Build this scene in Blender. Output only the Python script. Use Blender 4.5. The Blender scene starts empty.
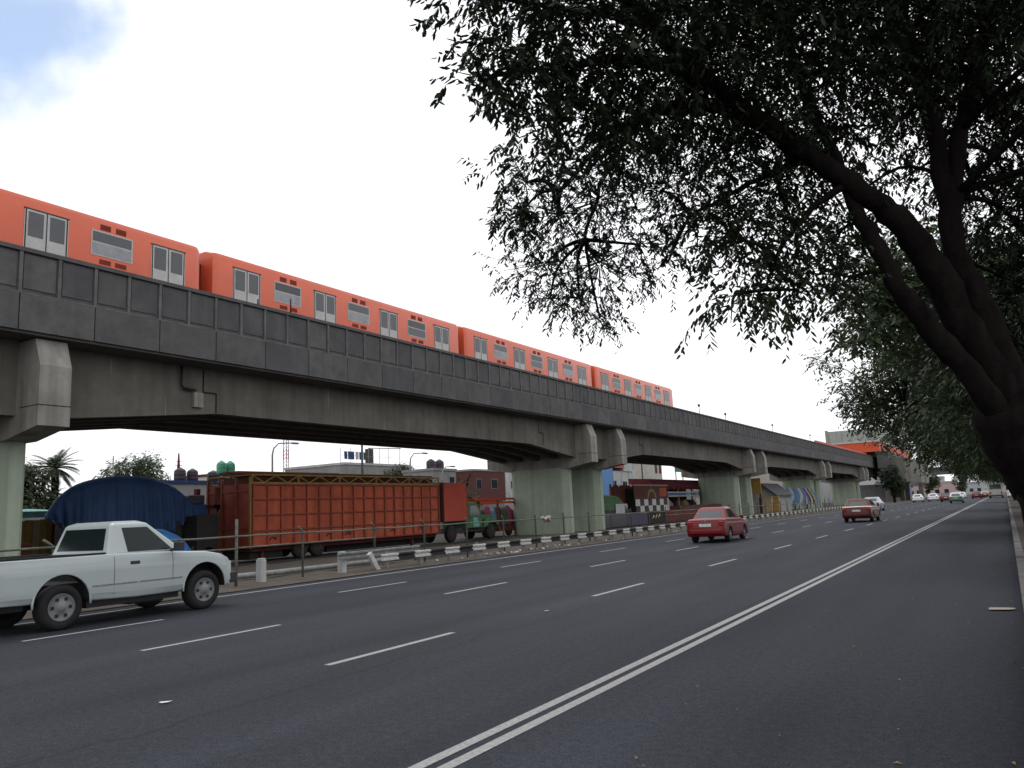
import bpy, bmesh, math, random
from mathutils import Vector, Matrix
S = bpy.context.scene
C = S.collection
rnd = random.Random(11)
PI = math.pi
U = rnd.uniform

# ------------------------------------------------------------------ materials
def mat(name, col, rough=0.8, metal=0.0, var=0.25, scale=3.0, stretch=(1, 1, 1), bump=0.0, bscale=40.0,
        col2=None, spec=0.3, streak=0.0, coat=0.0, pale=0.0):
    m = bpy.data.materials.new(name)
    m.use_nodes = True
    nt = m.node_tree
    n = nt.nodes
    b = n['Principled BSDF']
    b.inputs['Roughness'].default_value = rough
    b.inputs['Metallic'].default_value = metal
    b.inputs['Specular IOR Level'].default_value = spec
    if coat:
        b.inputs['Coat Weight'].default_value = coat
        b.inputs['Coat Roughness'].default_value = 0.08
    c2 = col2 or tuple(max(0.0, c * (1 - var)) for c in col)
    c1 = col if col2 else tuple(min(1.0, c * (1 + var * 0.6)) for c in col)
    tc = n.new('ShaderNodeTexCoord')
    mp = n.new('ShaderNodeMapping')
    mp.inputs['Scale'].default_value = stretch
    nt.links.new(tc.outputs['Object'], mp.inputs['Vector'])
    no = n.new('ShaderNodeTexNoise')
    no.inputs['Scale'].default_value = scale
    no.inputs['Detail'].default_value = 6
    no.inputs['Roughness'].default_value = 0.65
    nt.links.new(mp.outputs[0], no.inputs['Vector'])
    mr = n.new('ShaderNodeMapRange')
    mr.inputs[1].default_value = 0.3
    mr.inputs[2].default_value = 0.7
    nt.links.new(no.outputs[0], mr.inputs[0])
    mx = n.new('ShaderNodeMix')
    mx.data_type = 'RGBA'
    mx.inputs['A'].default_value = (*c1, 1)
    mx.inputs['B'].default_value = (*c2, 1)
    nt.links.new(mr.outputs[0], mx.inputs['Factor'])
    out = mx.outputs['Result']
    if streak:
        mp2 = n.new('ShaderNodeMapping')
        mp2.inputs['Scale'].default_value = (1.6, 1.6, 0.07)
        nt.links.new(tc.outputs['Object'], mp2.inputs['Vector'])
        n2 = n.new('ShaderNodeTexNoise')
        n2.inputs['Scale'].default_value = 1.6
        n2.inputs['Detail'].default_value = 5
        nt.links.new(mp2.outputs[0], n2.inputs['Vector'])
        r2 = n.new('ShaderNodeMapRange')
        r2.inputs[1].default_value = 0.38
        r2.inputs[2].default_value = 0.68
        r2.inputs[3].default_value = 1 + streak * 0.4
        r2.inputs[4].default_value = 1 - streak
        nt.links.new(n2.outputs[0], r2.inputs[0])
        m2 = n.new('ShaderNodeMix')
        m2.data_type = 'RGBA'
        m2.blend_type = 'MULTIPLY'
        m2.inputs['Factor'].default_value = 1
        nt.links.new(out, m2.inputs['A'])
        nt.links.new(r2.outputs[0], m2.inputs['B'])
        out = m2.outputs['Result']
    nt.links.new(out, b.inputs['Base Color'])
    if pale:
        mp4 = n.new('ShaderNodeMapping')
        mp4.inputs['Scale'].default_value = (1, 2.2, 0.16)
        nt.links.new(tc.outputs['Object'], mp4.inputs['Vector'])
        n4 = n.new('ShaderNodeTexNoise')
        n4.inputs['Scale'].default_value = 1.9
        n4.inputs['Detail'].default_value = 7
        nt.links.new(mp4.outputs[0], n4.inputs['Vector'])
        r4 = n.new('ShaderNodeMapRange')
        r4.inputs[1].default_value = 0.64
        r4.inputs[2].default_value = 0.72
        r4.inputs[4].default_value = pale
        nt.links.new(n4.outputs[0], r4.inputs[0])
        m4 = n.new('ShaderNodeMix')
        m4.data_type = 'RGBA'
        nt.links.new(r4.outputs[0], m4.inputs['Factor'])
        nt.links.new(out, m4.inputs['A'])
        m4.inputs['B'].default_value = (0.4, 0.38, 0.34, 1)
        nt.links.new(m4.outputs['Result'], b.inputs['Base Color'])
    if bump:
        n3 = n.new('ShaderNodeTexNoise')
        n3.inputs['Scale'].default_value = bscale
        n3.inputs['Detail'].default_value = 4
        nt.links.new(tc.outputs['Object'], n3.inputs['Vector'])
        bp = n.new('ShaderNodeBump')
        bp.inputs['Strength'].default_value = bump
        bp.inputs['Distance'].default_value = 0.02
        nt.links.new(n3.outputs[0], bp.inputs['Height'])
        nt.links.new(bp.outputs[0], b.inputs['Normal'])
    return m

def glass(name, col=(0.02, 0.025, 0.03), rough=0.06, spec=0.6):
    return mat(name, col, rough, 0, 0.2, 1.0, spec=spec)

def leafmat(name, col, col2, trans=0.25):
    m = mat(name, col, 0.55, 0, 0, 0.9, col2=col2, spec=0.25)
    nt = m.node_tree
    b = nt.nodes['Principled BSDF']
    src = b.inputs['Base Color'].links[0].from_socket
    tr = nt.nodes.new('ShaderNodeBsdfTranslucent')
    nt.links.new(src, tr.inputs[0])
    ms = nt.nodes.new('ShaderNodeMixShader')
    ms.inputs[0].default_value = trans
    nt.links.new(b.outputs[0], ms.inputs[1])
    nt.links.new(tr.outputs[0], ms.inputs[2])
    nt.links.new(ms.outputs[0], nt.nodes['Material Output'].inputs[0])
    return m

M = {}
M['parapet'] = mat('parapet_concrete', (0.1, 0.099, 0.1), 0.95, 0, 0.25, 1.3, bump=0.5, bscale=28, streak=0.08)
M['parapet_rib_lit'] = mat('parapet_rib_concrete_lit', (0.128, 0.126, 0.125), 0.95, 0, 0.35, 2.2, bump=0.4, bscale=28, streak=0.1)  # ribs and ledge: the light they catch is put into a lighter colour
M['parapet_b'] = mat('parapet_concrete_pale', (0.11, 0.109, 0.109), 0.95, 0, 0.28, 1.7, bump=0.5, bscale=28, streak=0.1)
M['parapet_c'] = mat('parapet_concrete_dark', (0.09, 0.0895, 0.092), 0.95, 0, 0.28, 0.9, bump=0.5, bscale=28, streak=0.1)
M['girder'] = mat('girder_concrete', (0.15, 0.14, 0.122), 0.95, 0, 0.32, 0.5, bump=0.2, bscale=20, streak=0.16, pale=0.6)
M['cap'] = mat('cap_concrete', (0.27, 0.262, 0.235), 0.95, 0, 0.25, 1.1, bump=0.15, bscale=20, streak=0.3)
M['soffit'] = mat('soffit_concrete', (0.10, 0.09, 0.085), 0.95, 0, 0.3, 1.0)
M['pier'] = mat('pier_green_paint', (0.335, 0.39, 0.305), 0.85, 0, 0.12, 1.0, streak=0.16, bump=0.1)
M['joint'] = mat('joint_dark', (0.025, 0.023, 0.022), 0.95)
M['orange'] = mat('train_orange', (0.66, 0.12, 0.055), 0.4, 0, 0.08, 1.2, coat=0.3)
M['vent'] = mat('vent_soot', (0.2, 0.03, 0.02), 0.8)
M['alu'] = mat('door_aluminium', (0.42, 0.41, 0.4), 0.45, 0.35, 0.15)
M['glass'] = glass('dark_glass')
M['rearglass'] = glass('rear_glass', (0.05, 0.06, 0.07), 0.05, 0.8)
M['trainglass'] = glass('train_glass', (0.06, 0.065, 0.075), 0.1)
M['greyblind'] = mat('pale_window_panel', (0.3, 0.31, 0.33), 0.3)
M['black'] = mat('black_rubber', (0.018, 0.018, 0.019), 0.85)
M['blackpaint'] = mat('black_paint', (0.022, 0.022, 0.024), 0.6, bump=0.1)
M['whitepaint'] = mat('white_paint_worn', (0.6, 0.6, 0.58), 0.7, 0, 0.3, 9, col2=(0.36, 0.35, 0.33))
M['steel'] = mat('rim_steel', (0.2, 0.205, 0.21), 0.45, 0.1)
M['galv'] = mat('galvanised_steel', (0.24, 0.25, 0.24), 0.6, 0.3, 0.35, 6)
M['fencegreen'] = mat('fence_weathered', (0.14, 0.15, 0.125), 0.7, 0.2, 0.35, 6)
M['truckglass'] = glass('truck_glass', (0.012, 0.02, 0.02), 0.08, 0.25)
M['truckwhite'] = mat('pickup_white', (0.42, 0.47, 0.47), 0.25, 0, 0.05, 1.5, coat=0.6)
M['chrome'] = mat('chrome', (0.5, 0.5, 0.52), 0.2, 0.9)
M['darkgrey'] = mat('dark_plastic', (0.04, 0.042, 0.045), 0.6)
M['redcar'] = mat('car_red', (0.165, 0.007, 0.010), 0.4, 0, 0.05, 1, coat=0.2)
M['maroon'] = mat('taxi_maroon', (0.10, 0.010, 0.009), 0.4, 0, 0.05, 1, coat=0.2)
M['gold'] = mat('taxi_gold', (0.55, 0.42, 0.22), 0.3, 0, 0.05, 1, coat=0.5)
M['silver'] = mat('car_silver', (0.33, 0.36, 0.42), 0.3, 0.3, 0.05, 1, coat=0.5)
M['carwhite'] = mat('car_white', (0.7, 0.71, 0.72), 0.3, 0, 0.05, 1, coat=0.5)
M['cargreen'] = mat('taxi_green', (0.05, 0.16, 0.08), 0.3, 0, 0.05, 1, coat=0.5)
M['cardark'] = mat('car_dark', (0.03, 0.032, 0.04), 0.3, 0, 0.05, 1, coat=0.5)
M['tail'] = mat('tail_lens', (0.28, 0.012, 0.012), 0.2, spec=0.5)
M['lens'] = mat('clear_lens', (0.6, 0.62, 0.64), 0.12, spec=0.6)
M['plate'] = mat('plate_white', (0.65, 0.65, 0.63), 0.5)
M['contorange'] = mat('container_orange', (0.34, 0.066, 0.03), 0.7, 0, 0.3, 1.6, streak=0.25, bump=0.05)
M['contrib'] = mat('container_frame', (0.2, 0.05, 0.027), 0.75, 0, 0.3, 3)
M['contend'] = mat('container_end', (0.22, 0.042, 0.026), 0.75, 0, 0.35, 1.5, streak=0.3)
M['truss'] = mat('truss_ochre', (0.24, 0.15, 0.04), 0.7, 0, 0.35, 3)
M['rust'] = mat('rust_red', (0.10, 0.025, 0.02), 0.85, 0, 0.4, 2)
M['boxred'] = mat('box_red', (0.36, 0.055, 0.03), 0.7, 0, 0.15, 1)
M['green'] = mat('truck_green', (0.05, 0.125, 0.05), 0.55, 0, 0.4, 4)
M['canvasgreen'] = mat('canvas_green', (0.06, 0.125, 0.055), 0.85, 0, 0.3, 2)
M['tarp'] = mat('blue_tarp', (0.016, 0.046, 0.125), 0.6, 0, 0.35, 0.9, spec=0.25)
M['tarp2'] = mat('bright_blue_tarp', (0.02, 0.12, 0.32), 0.55, 0, 0.25, 2)
M['yellow'] = mat('ochre_board', (0.32, 0.2, 0.05), 0.8, 0, 0.3, 2)
M['tankgreen'] = mat('tank_green', (0.1, 0.35, 0.22), 0.5, 0, 0.1)
M['tankblack'] = mat('tank_black', (0.045, 0.035, 0.045), 0.5, 0, 0.1)
M['cream'] = mat('cream_render', (0.42, 0.40, 0.35), 0.9, 0, 0.15, 1, streak=0.08)
M['greyrender'] = mat('grey_render', (0.25, 0.25, 0.25), 0.9, 0, 0.2, 1, streak=0.08)
M['palegrey'] = mat('pale_grey_wall', (0.42, 0.43, 0.43), 0.9, 0, 0.12, 1, streak=0.15)
M['brick'] = mat('brick_wall', (0.10, 0.042, 0.038), 0.95, 0, 0.3, 5, bump=0.2)
M['bluewall'] = mat('blue_wall', (0.12, 0.23, 0.46), 0.8, 0, 0.08)
M['redwall'] = mat('red_roof_sheet', (0.42, 0.1, 0.08), 0.8, 0, 0.15)
M['pinkwall'] = mat('pink_wall', (0.5, 0.28, 0.25), 0.9, 0, 0.15)
M['maroonawn'] = mat('maroon_awning', (0.15, 0.025, 0.035), 0.8, 0, 0.25, 2)
M['stationgrey'] = mat('station_grey', (0.34, 0.35, 0.32), 0.9, 0, 0.12, 0.5, streak=0.15)
M['stationorange'] = mat('station_orange', (0.58, 0.09, 0.035), 0.6, 0, 0.08)
M['signgreen'] = mat('sign_green', (0.03, 0.2, 0.12), 0.6)
M['tan'] = mat('tan_board', (0.35, 0.27, 0.16), 0.85, 0, 0.25, 2)
M['purple'] = mat('cloth_purple', (0.07, 0.062, 0.095), 0.9, 0, 0.3, 2)
M['pinkcloth'] = mat('cloth_pink', (0.26, 0.08, 0.13), 0.9, 0, 0.3, 2)
M['lightblue'] = mat('cloth_blue', (0.16, 0.30, 0.42), 0.9, 0, 0.3, 2)
M['hazepink'] = mat('hazed_pink_wall', (0.45, 0.34, 0.32), 0.9, 0, 0.15)  # pink greyed, distance haze put into the wall colour
M['magenta'] = mat('paint_magenta', (0.26, 0.03, 0.13), 0.8)
M['turq'] = mat('turquoise_sheet', (0.14, 0.36, 0.32), 0.7)
M['mast'] = mat('mast_red', (0.32, 0.06, 0.05), 0.6)
M['bark'] = mat('bark', (0.015, 0.0125, 0.0115), 0.95, 0, 0.5, 6, stretch=(1, 1, 0.3), bump=1.0, bscale=14, spec=0.04)
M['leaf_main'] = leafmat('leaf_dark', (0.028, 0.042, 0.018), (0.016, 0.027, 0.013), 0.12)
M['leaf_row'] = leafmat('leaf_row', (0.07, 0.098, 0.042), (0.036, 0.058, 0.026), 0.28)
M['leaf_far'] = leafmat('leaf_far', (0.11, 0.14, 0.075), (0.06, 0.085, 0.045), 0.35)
M['leaf_palm'] = leafmat('leaf_palm', (0.05, 0.07, 0.03), (0.03, 0.045, 0.02), 0.2)
M['dryleaf'] = mat('dry_leaf', (0.28, 0.19, 0.07), 0.9)
M['paper'] = mat('paper_white', (0.65, 0.65, 0.63), 0.9)
M['dirt'] = mat('dirt', (0.115, 0.095, 0.075), 1, 0, 0.45, 1.2, bump=0.6, bscale=9, col2=(0.06, 0.052, 0.045))
M['soil'] = mat('dark_soil', (0.05, 0.042, 0.034), 1, 0, 0.45, 1.2, bump=0.6, bscale=9, col2=(0.028, 0.025, 0.022))
M['lot'] = mat('lot_ground', (0.05, 0.045, 0.04), 1, 0, 0.4, 0.6, bump=0.4, bscale=6)
M['kerb'] = mat('kerb_concrete', (0.12, 0.115, 0.11), 0.95, 0, 0.35, 1.5, bump=0.3)
M['marking'] = mat('road_paint', (0.42, 0.42, 0.41), 0.85, 0, 0.3, 26, bump=0.2, col2=(0.24, 0.24, 0.245))
M['rag'] = mat('rag', (0.38, 0.33, 0.28), 0.95, 0, 0.3, 12)

def road_material():
    m = bpy.data.materials.new('asphalt')
    m.use_nodes = True
    nt = m.node_tree
    n = nt.nodes
    L = nt.links.new
    b = n['Principled BSDF']
    b.inputs['Roughness'].default_value = 0.82
    b.inputs['Specular IOR Level'].default_value = 0.16
    tc = n.new('ShaderNodeTexCoord')
    def noise(scale, stretch, det=6):
        mp = n.new('ShaderNodeMapping')
        mp.inputs['Scale'].default_value = stretch
        L(tc.outputs['Object'], mp.inputs['Vector'])
        no = n.new('ShaderNodeTexNoise')
        no.inputs['Scale'].default_value = scale
        no.inputs['Detail'].default_value = det
        L(mp.outputs[0], no.inputs['Vector'])
        return no.outputs[0]
    def rng(s, a, b_, c, d):
        r = n.new('ShaderNodeMapRange')
        for i, v in enumerate((a, b_, c, d)):
            r.inputs[i + 1].default_value = v
        L(s, r.inputs[0])
        return r.outputs[0]
    def mul(a, b_):
        x = n.new('ShaderNodeMath')
        x.operation = 'MULTIPLY'
        L(a, x.inputs[0])
        L(b_, x.inputs[1])
        return x.outputs[0]
    f = mul(rng(noise(1.0, (0.9, 0.05, 1)), 0.3, 0.7, 0.76, 1.22), rng(noise(0.35, (1, 0.35, 1)), 0.3, 0.7, 0.8, 1.16))
    f = mul(f, rng(noise(55, (1, 1, 1), 4), 0.3, 0.7, 0.5, 1.5))
    f = mul(f, rng(noise(14, (1, 1, 1), 3), 0.3, 0.7, 0.8, 1.2))
    # worn tar joint that wanders along the lane
    sx = n.new('ShaderNodeSeparateXYZ')
    L(tc.outputs['Object'], sx.inputs[0])
    w = rng(noise(0.5, (0, 1, 0), 8), 0, 1, -0.5, 0.5)
    a = n.new('ShaderNodeMath'); a.operation = 'ADD'; L(sx.outputs[0], a.inputs[0]); L(w, a.inputs[1])
    a2 = n.new('ShaderNodeMath'); a2.operation = 'ADD'; L(a.outputs[0], a2.inputs[0]); a2.inputs[1].default_value = 6.2
    a3 = n.new('ShaderNodeMath'); a3.operation = 'ABSOLUTE'; L(a2.outputs[0], a3.inputs[0])
    crack = rng(a3.outputs[0], 0.0, 0.035, 0.62, 1.0)
    f = mul(f, crack)
    mx = n.new('ShaderNodeMix')
    mx.data_type = 'RGBA'
    mx.blend_type = 'MULTIPLY'
    mx.inputs['Factor'].default_value = 1
    mx.inputs['A'].default_value = (0.0315, 0.0342, 0.0445, 1)
    L(f, mx.inputs['B'])
    L(mx.outputs['Result'], b.inputs['Base Color'])
    bp = n.new('ShaderNodeBump')
    bp.inputs['Strength'].default_value = 0.5
    bp.inputs['Distance'].default_value = 0.01
    L(noise(120, (1, 1, 1), 3), bp.inputs['Height'])
    L(bp.outputs[0], b.inputs['Normal'])
    return m
M['asphalt'] = road_material()

# ------------------------------------------------------------------ mesh helpers
class MB:
    def __init__(self):
        self.bm = bmesh.new()
        self.mats = []
    def mi(self, m):
        if m not in self.mats:
            self.mats.append(m)
        return self.mats.index(m)
    def face(self, pts, m):
        vs = [self.bm.verts.new(p) for p in pts]
        f = self.bm.faces.new(vs)
        f.material_index = self.mi(m)
        return f
    def hexa(self, p, m):           # 8 points: bottom ring 0-3, top ring 4-7
        vs = [self.bm.verts.new(q) for q in p]
        k = self.mi(m)
        for idx in ((3, 2, 1, 0), (4, 5, 6, 7), (0, 1, 5, 4), (1, 2, 6, 5), (2, 3, 7, 6), (3, 0, 4, 7)):
            self.bm.faces.new([vs[i] for i in idx]).material_index = k
    def box(self, x0, x1, y0, y1, z0, z1, m):
        self.hexa([(x0, y0, z0), (x1, y0, z0), (x1, y1, z0), (x0, y1, z0), (x0, y0, z1), (x1, y0, z1), (x1, y1, z1), (x0, y1, z1)], m)
    def bar(self, p0, p1, w, m, h=None):   # square bar between two points
        p0, p1 = Vector(p0), Vector(p1)
        d = (p1 - p0).normalized()
        up = Vector((0, 0, 1)) if abs(d.z) < 0.95 else Vector((0, 1, 0))
        s = d.cross(up).normalized() * w / 2
        t = s.normalized().cross(d).normalized() * (h or w) / 2
        self.hexa([p0 - s - t, p0 + s - t, p0 + s + t, p0 - s + t, p1 - s - t, p1 + s - t, p1 + s + t, p1 - s + t], m)
    def prism(self, poly, axis, a0, a1, m):
        def P(u, v, a):
            return (a, u, v) if axis == 'x' else (u, a, v) if axis == 'y' else (u, v, a)
        A = [self.bm.verts.new(P(u, v, a0)) for u, v in poly]
        B = [self.bm.verts.new(P(u, v, a1)) for u, v in poly]
        k = self.mi(m)
        n = len(poly)
        fs = [self.bm.faces.new(A), self.bm.faces.new(B[::-1])]
        for i in range(n):
            fs.append(self.bm.faces.new([A[i], B[i], B[(i + 1) % n], A[(i + 1) % n]]))
        for f in fs:
            f.material_index = k
    def tube(self, pts, rad, n, m, caps=True):
        pts = [Vector(p) for p in pts]
        if not isinstance(rad, (list, tuple)):
            rad = [rad] * len(pts)
        rings = []
        s = None
        for i, p in enumerate(pts):
            d = (pts[min(i + 1, len(pts) - 1)] - pts[max(i - 1, 0)]).normalized()
            if s is None:
                ref = Vector((0.3, 0.9, 0.2)) if abs(d.y) < 0.8 else Vector((0.9, -0.2, 0.35))
                s = d.cross(ref).normalized()
            else:                       # carry the frame along so that the tube does not twist
                s = (s - d * s.dot(d)).normalized()
            t = s.cross(d)
            rings.append([self.bm.verts.new(p + (s * math.cos(2 * PI * k / n) + t * math.sin(2 * PI * k / n)) * rad[i]) for k in range(n)])
        km = self.mi(m)
        for a, b in zip(rings, rings[1:]):
            for k in range(n):
                f = self.bm.faces.new([a[k], a[(k + 1) % n], b[(k + 1) % n], b[k]])
                f.material_index = km
                f.smooth = True
        if caps:
            self.bm.faces.new(rings[0][::-1]).material_index = km
            self.bm.faces.new(rings[-1]).material_index = km
    def lathe(self, prof, n, m, origin=(0, 0, 0), axis='z'):   # prof: (r, h)
        rings = []
        for r, h in prof:
            ring = []
            for k in range(n):
                a = 2 * PI * k / n
                c, s = r * math.cos(a), r * math.sin(a)
                p = (c, s, h) if axis == 'z' else (h, c, s)
                ring.append(self.bm.verts.new(Vector(p) + Vector(origin)))
            rings.append(ring)
        km = self.mi(m)
        for a, b in zip(rings, rings[1:]):
            for k in range(n):
                f = self.bm.faces.new([a[k], a[(k + 1) % n], b[(k + 1) % n], b[k]])
                f.material_index = km
                f.smooth = True
        self.bm.faces.new(rings[0][::-1]).material_index = km
        self.bm.faces.new(rings[-1]).material_index = km
    def build(self, name, parent=None, loc=None, bevel=0, smooth=0, rotz=0):
        bmesh.ops.recalc_face_normals(self.bm, faces=self.bm.faces)
        me = bpy.data.meshes.new(name)
        self.bm.to_mesh(me)
        self.bm.free()
        for m in self.mats:
            me.materials.append(m)
        if smooth:
            for p in me.polygons:
                p.use_smooth = True
            me.set_sharp_from_angle(angle=math.radians(smooth))
        o = bpy.data.objects.new(name, me)
        C.objects.link(o)
        if loc:
            o.location = loc
        o.rotation_euler.z = rotz
        if parent:
            o.parent = parent
        if bevel:
            bv = o.modifiers.new('bevel', 'BEVEL')
            bv.width = bevel
            bv.segments = 2
            bv.limit_method = 'ANGLE'
        return o

def tag(o, label, cat, group=None):
    o['label'] = label
    o['category'] = cat
    if group:
        o['group'] = group
    return o
def thing(name, label, cat, loc=(0, 0, 0), rotz=0, group=None):
    o = bpy.data.objects.new(name, None)
    C.objects.link(o)
    o.location = loc
    o.rotation_euler.z = rotz
    o.empty_display_size = 0.3
    return tag(o, label, cat, group)
def structure(o):
    o['kind'] = 'structure'
    return o
def copy_tree(o, parent=None):
    c = o.copy()
    C.objects.link(c)
    c.parent = parent
    for ch in list(o.children):
        copy_tree(ch, c)
    return c
def mesh_obj(name, V, F, mats, fm=None, parent=None, smooth=False):
    me = bpy.data.meshes.new(name)
    me.from_pydata(V, [], F)
    for m in mats:
        me.materials.append(m)
    if fm:
        me.polygons.foreach_set('material_index', fm)
    if smooth:
        me.polygons.foreach_set('use_smooth', [True] * len(F))
    me.update()
    o = bpy.data.objects.new(name, me)
    C.objects.link(o)
    if parent:
        o.parent = parent
    return o
def cut(o, mb):
    """subtract the closed pieces of mb from o (boolean, evaluated once)"""
    bmesh.ops.recalc_face_normals(mb.bm, faces=mb.bm.faces)
    o.data.materials.append(M['black'])
    for f in mb.bm.faces:
        f.material_index = len(o.data.materials) - 1
    me = bpy.data.meshes.new('cutter')
    for m_ in o.data.materials:
        me.materials.append(m_)
    for p in o.data.polygons:
        if abs(p.normal.x) > 0.985:
            p.use_smooth = False
    mb.bm.to_mesh(me)
    mb.bm.free()
    c = bpy.data.objects.new('cutter', me)
    C.objects.link(c)
    c.parent = o.parent
    md = o.modifiers.new('cut', 'BOOLEAN')
    md.operation = 'DIFFERENCE'
    md.object = c
    md.solver = 'EXACT'
    md.material_mode = 'INDEX'
    bpy.context.view_layer.update()
    dg = bpy.context.evaluated_depsgraph_get()
    new = bpy.data.meshes.new_from_object(o.evaluated_get(dg))
    o.modifiers.clear()
    for p in new.polygons:
        if abs(p.normal.x) > 0.985:
            p.use_smooth = False
    o.data = new
    bpy.data.objects.remove(c)
    bpy.data.meshes.remove(me)

# ------------------------------------------------------------------ camera, light, sky
cam = bpy.data.cameras.new('camera')
cam.lens = 800 / 1024 * 36
cam.sensor_width = 36
cam.clip_start = 0.05
cam.clip_end = 6000
co = bpy.data.objects.new('camera', cam)
C.objects.link(co)
R = Matrix(((0.8515803908744731, 0.12192417649765308, 0.5098483431996702),
            (0.5221564316561691, -0.1109846666475663, -0.8455974601719337),
            (-0.04651342556914064, 0.9863148072266267, -0.1581758587374391)))
co.matrix_world = Matrix.Translation((0, 0, 1.62)) @ R.to_4x4()
S.camera = co

SUN_EL, SUN_AZ = math.radians(58), math.radians(-50)     # azimuth from +Y towards +X
sd = Vector((math.sin(SUN_AZ) * math.cos(SUN_EL), math.cos(SUN_AZ) * math.cos(SUN_EL), math.sin(SUN_EL)))
sun = bpy.data.lights.new('sun', 'SUN')
sun.energy = 0.7
sun.angle = math.radians(20)
sun.color = (1, 0.97, 0.92)
so = bpy.data.objects.new('sun', sun)
C.objects.link(so)
so.rotation_euler = (-sd).to_track_quat('-Z', 'Y').to_euler()

W = bpy.data.worlds.new('World')
S.world = W
W.use_nodes = True
nt = W.node_tree
bg = nt.nodes['Background']
bg.inputs['Strength'].default_value = 0.1
sky = nt.nodes.new('ShaderNodeTexSky')
sky.sky_type = 'NISHITA'
sky.sun_disc = False
sky.dust_density = 0.2
sky.ozone_density = 2.0
sky.sun_elevation = SUN_EL
sky.sun_rotation = SUN_AZ
tc = nt.nodes.new('ShaderNodeTexCoord')
dot = nt.nodes.new('ShaderNodeVectorMath')
dot.operation = 'DOT_PRODUCT'
nt.links.new(tc.outputs['Generated'], dot.inputs[0])
dot.inputs[1].default_value = Vector((-0.845, 0.235, 0.48)).normalized()
no = nt.nodes.new('ShaderNodeTexNoise')
no.inputs['Scale'].default_value = 7
no.inputs['Detail'].default_value = 7
nt.links.new(tc.outputs['Generated'], no.inputs['Vector'])
ma = nt.nodes.new('ShaderNodeMath')
ma.operation = 'MULTIPLY_ADD'
nt.links.new(no.outputs[0], ma.inputs[0])
ma.inputs[1].default_value = 0.14
nt.links.new(dot.outputs['Value'], ma.inputs[2])
mr = nt.nodes.new('ShaderNodeMapRange')
mr.interpolation_type = 'SMOOTHSTEP'
mr.inputs[1].default_value = 1.037
mr.inputs[2].default_value = 1.085
mr.inputs[3].default_value = 1.0
mr.inputs[4].default_value = 0.0
nt.links.new(ma.outputs[0], mr.inputs[0])
mx = nt.nodes.new('ShaderNodeMix')
mx.data_type = 'RGBA'
nt.links.new(mr.outputs[0], mx.inputs['Factor'])
veil = nt.nodes.new('ShaderNodeVectorMath')          # thin high cloud over the blue gap
veil.operation = 'MULTIPLY_ADD'
nt.links.new(sky.outputs[0], veil.inputs[0])
veil.inputs[1].default_value = (1.15, 1.15, 1.15)
veil.inputs[2].default_value = (2.6, 2.8, 2.9)
nt.links.new(veil.outputs[0], mx.inputs['A'])
mx.inputs['B'].default_value = (12.2, 12.3, 12.7, 1)       # bright overcast cloud
nt.links.new(mx.outputs['Result'], bg.inputs['Color'])
S.view_settings.view_transform = 'Standard'
S.view_settings.look = 'None'
S.view_settings.exposure = 0
S.view_settings.gamma = 1
S.view_settings.use_curve_mapping = False
S.cycles.max_bounces = 6
S.cycles.use_denoising = True

# ------------------------------------------------------------------ the ground
mb = MB(); mb.box(-1500, 1500, -1500, 3500, -0.5, -0.03, M['lot']); structure(mb.build('ground'))
mb = MB(); mb.box(-16.5, -0.005, -60, 700, -0.3, 0.0, M['asphalt']); structure(mb.build('road'))
mb = MB()
y = -60.0
mk = M['marking']
def strip(x, w, y0, y1):
    seg = max(1, int((y1 - y0) / 4))
    for i in range(seg):
        a, b = y0 + (y1 - y0) * i / seg, y0 + (y1 - y0) * (i + 1) / seg
        mb.face([(x - w / 2, a, 0.004), (x + w / 2, a, 0.004), (x + w / 2, b, 0.004), (x - w / 2, b, 0.004)], mk)
strip(-3.325, 0.1, -60, 420); strip(-3.505, 0.1, -60, 420)
strip(-15.85, 0.12, -60, 420)
for k in range(-8, 45):
    y0 = 6.95 + 6.93 * k
    for x in (-6.82, -10.25, -13.25):
        strip(x, 0.105, y0, y0 + 2.45)
mb.face([(-6.6, 57.2, 0.004), (-4.0, 57.2, 0.004), (-4.0, 57.7, 0.004), (-6.6, 57.7, 0.004)], M['kerb'])
structure(mb.build('lane_markings'))
# kerb and pavement on the right
mb = MB()
for k in range(-30, 200):
    mb.box(0.0, 0.17, k * 1.5 + 0.012, k * 1.5 + 1.488, -0.2, 0.145 + U(-0.012, 0.008), M['kerb'])
structure(mb.build('kerb', bevel=0.015))
mb = MB()
nx, ny = 8, 220
def soil(x, y):
    return 0.13 + 0.03 * math.sin(x * 2.1 + y * 0.7) + 0.025 * math.sin(y * 1.9 + x)
grid = [[(0.17 + 5.8 * i / nx, -40 + 1.8 * j) for i in range(nx + 1)] for j in range(ny + 1)]
V, F = [], []
for row in grid:
    for x, y in row:
        V.append((x, y, soil(x, y) if x > 0.2 else 0.125))
for j in range(ny):
    for i in range(nx):
        a = j * (nx + 1) + i
        F.append((a, a + 1, a + nx + 2, a + nx + 1))
structure(mesh_obj('pavement', V, F, [M['soil']], smooth=True))
# dirt verge on the left, between road and fairground lot
V, F = [], []
nx, ny = 16, 300
for j in range(ny + 1):
    for i in range(nx + 1):
        x = -16.45 - 9.0 * i / nx
        y = -40 + 0.85 * j
        V.append((x, y, (0.02 if i == 0 else 0.05 + 0.04 * math.sin(x * 3 + y * 1.3) * math.sin(y * 0.9) + U(-0.02, 0.03))))
for j in range(ny):
    for i in range(nx):
        a = j * (nx + 1) + i
        F.append((a + 1, a, a + nx + 1, a + nx + 2))
structure(mesh_obj('verge', V, F, [M['dirt']], smooth=True))

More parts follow.
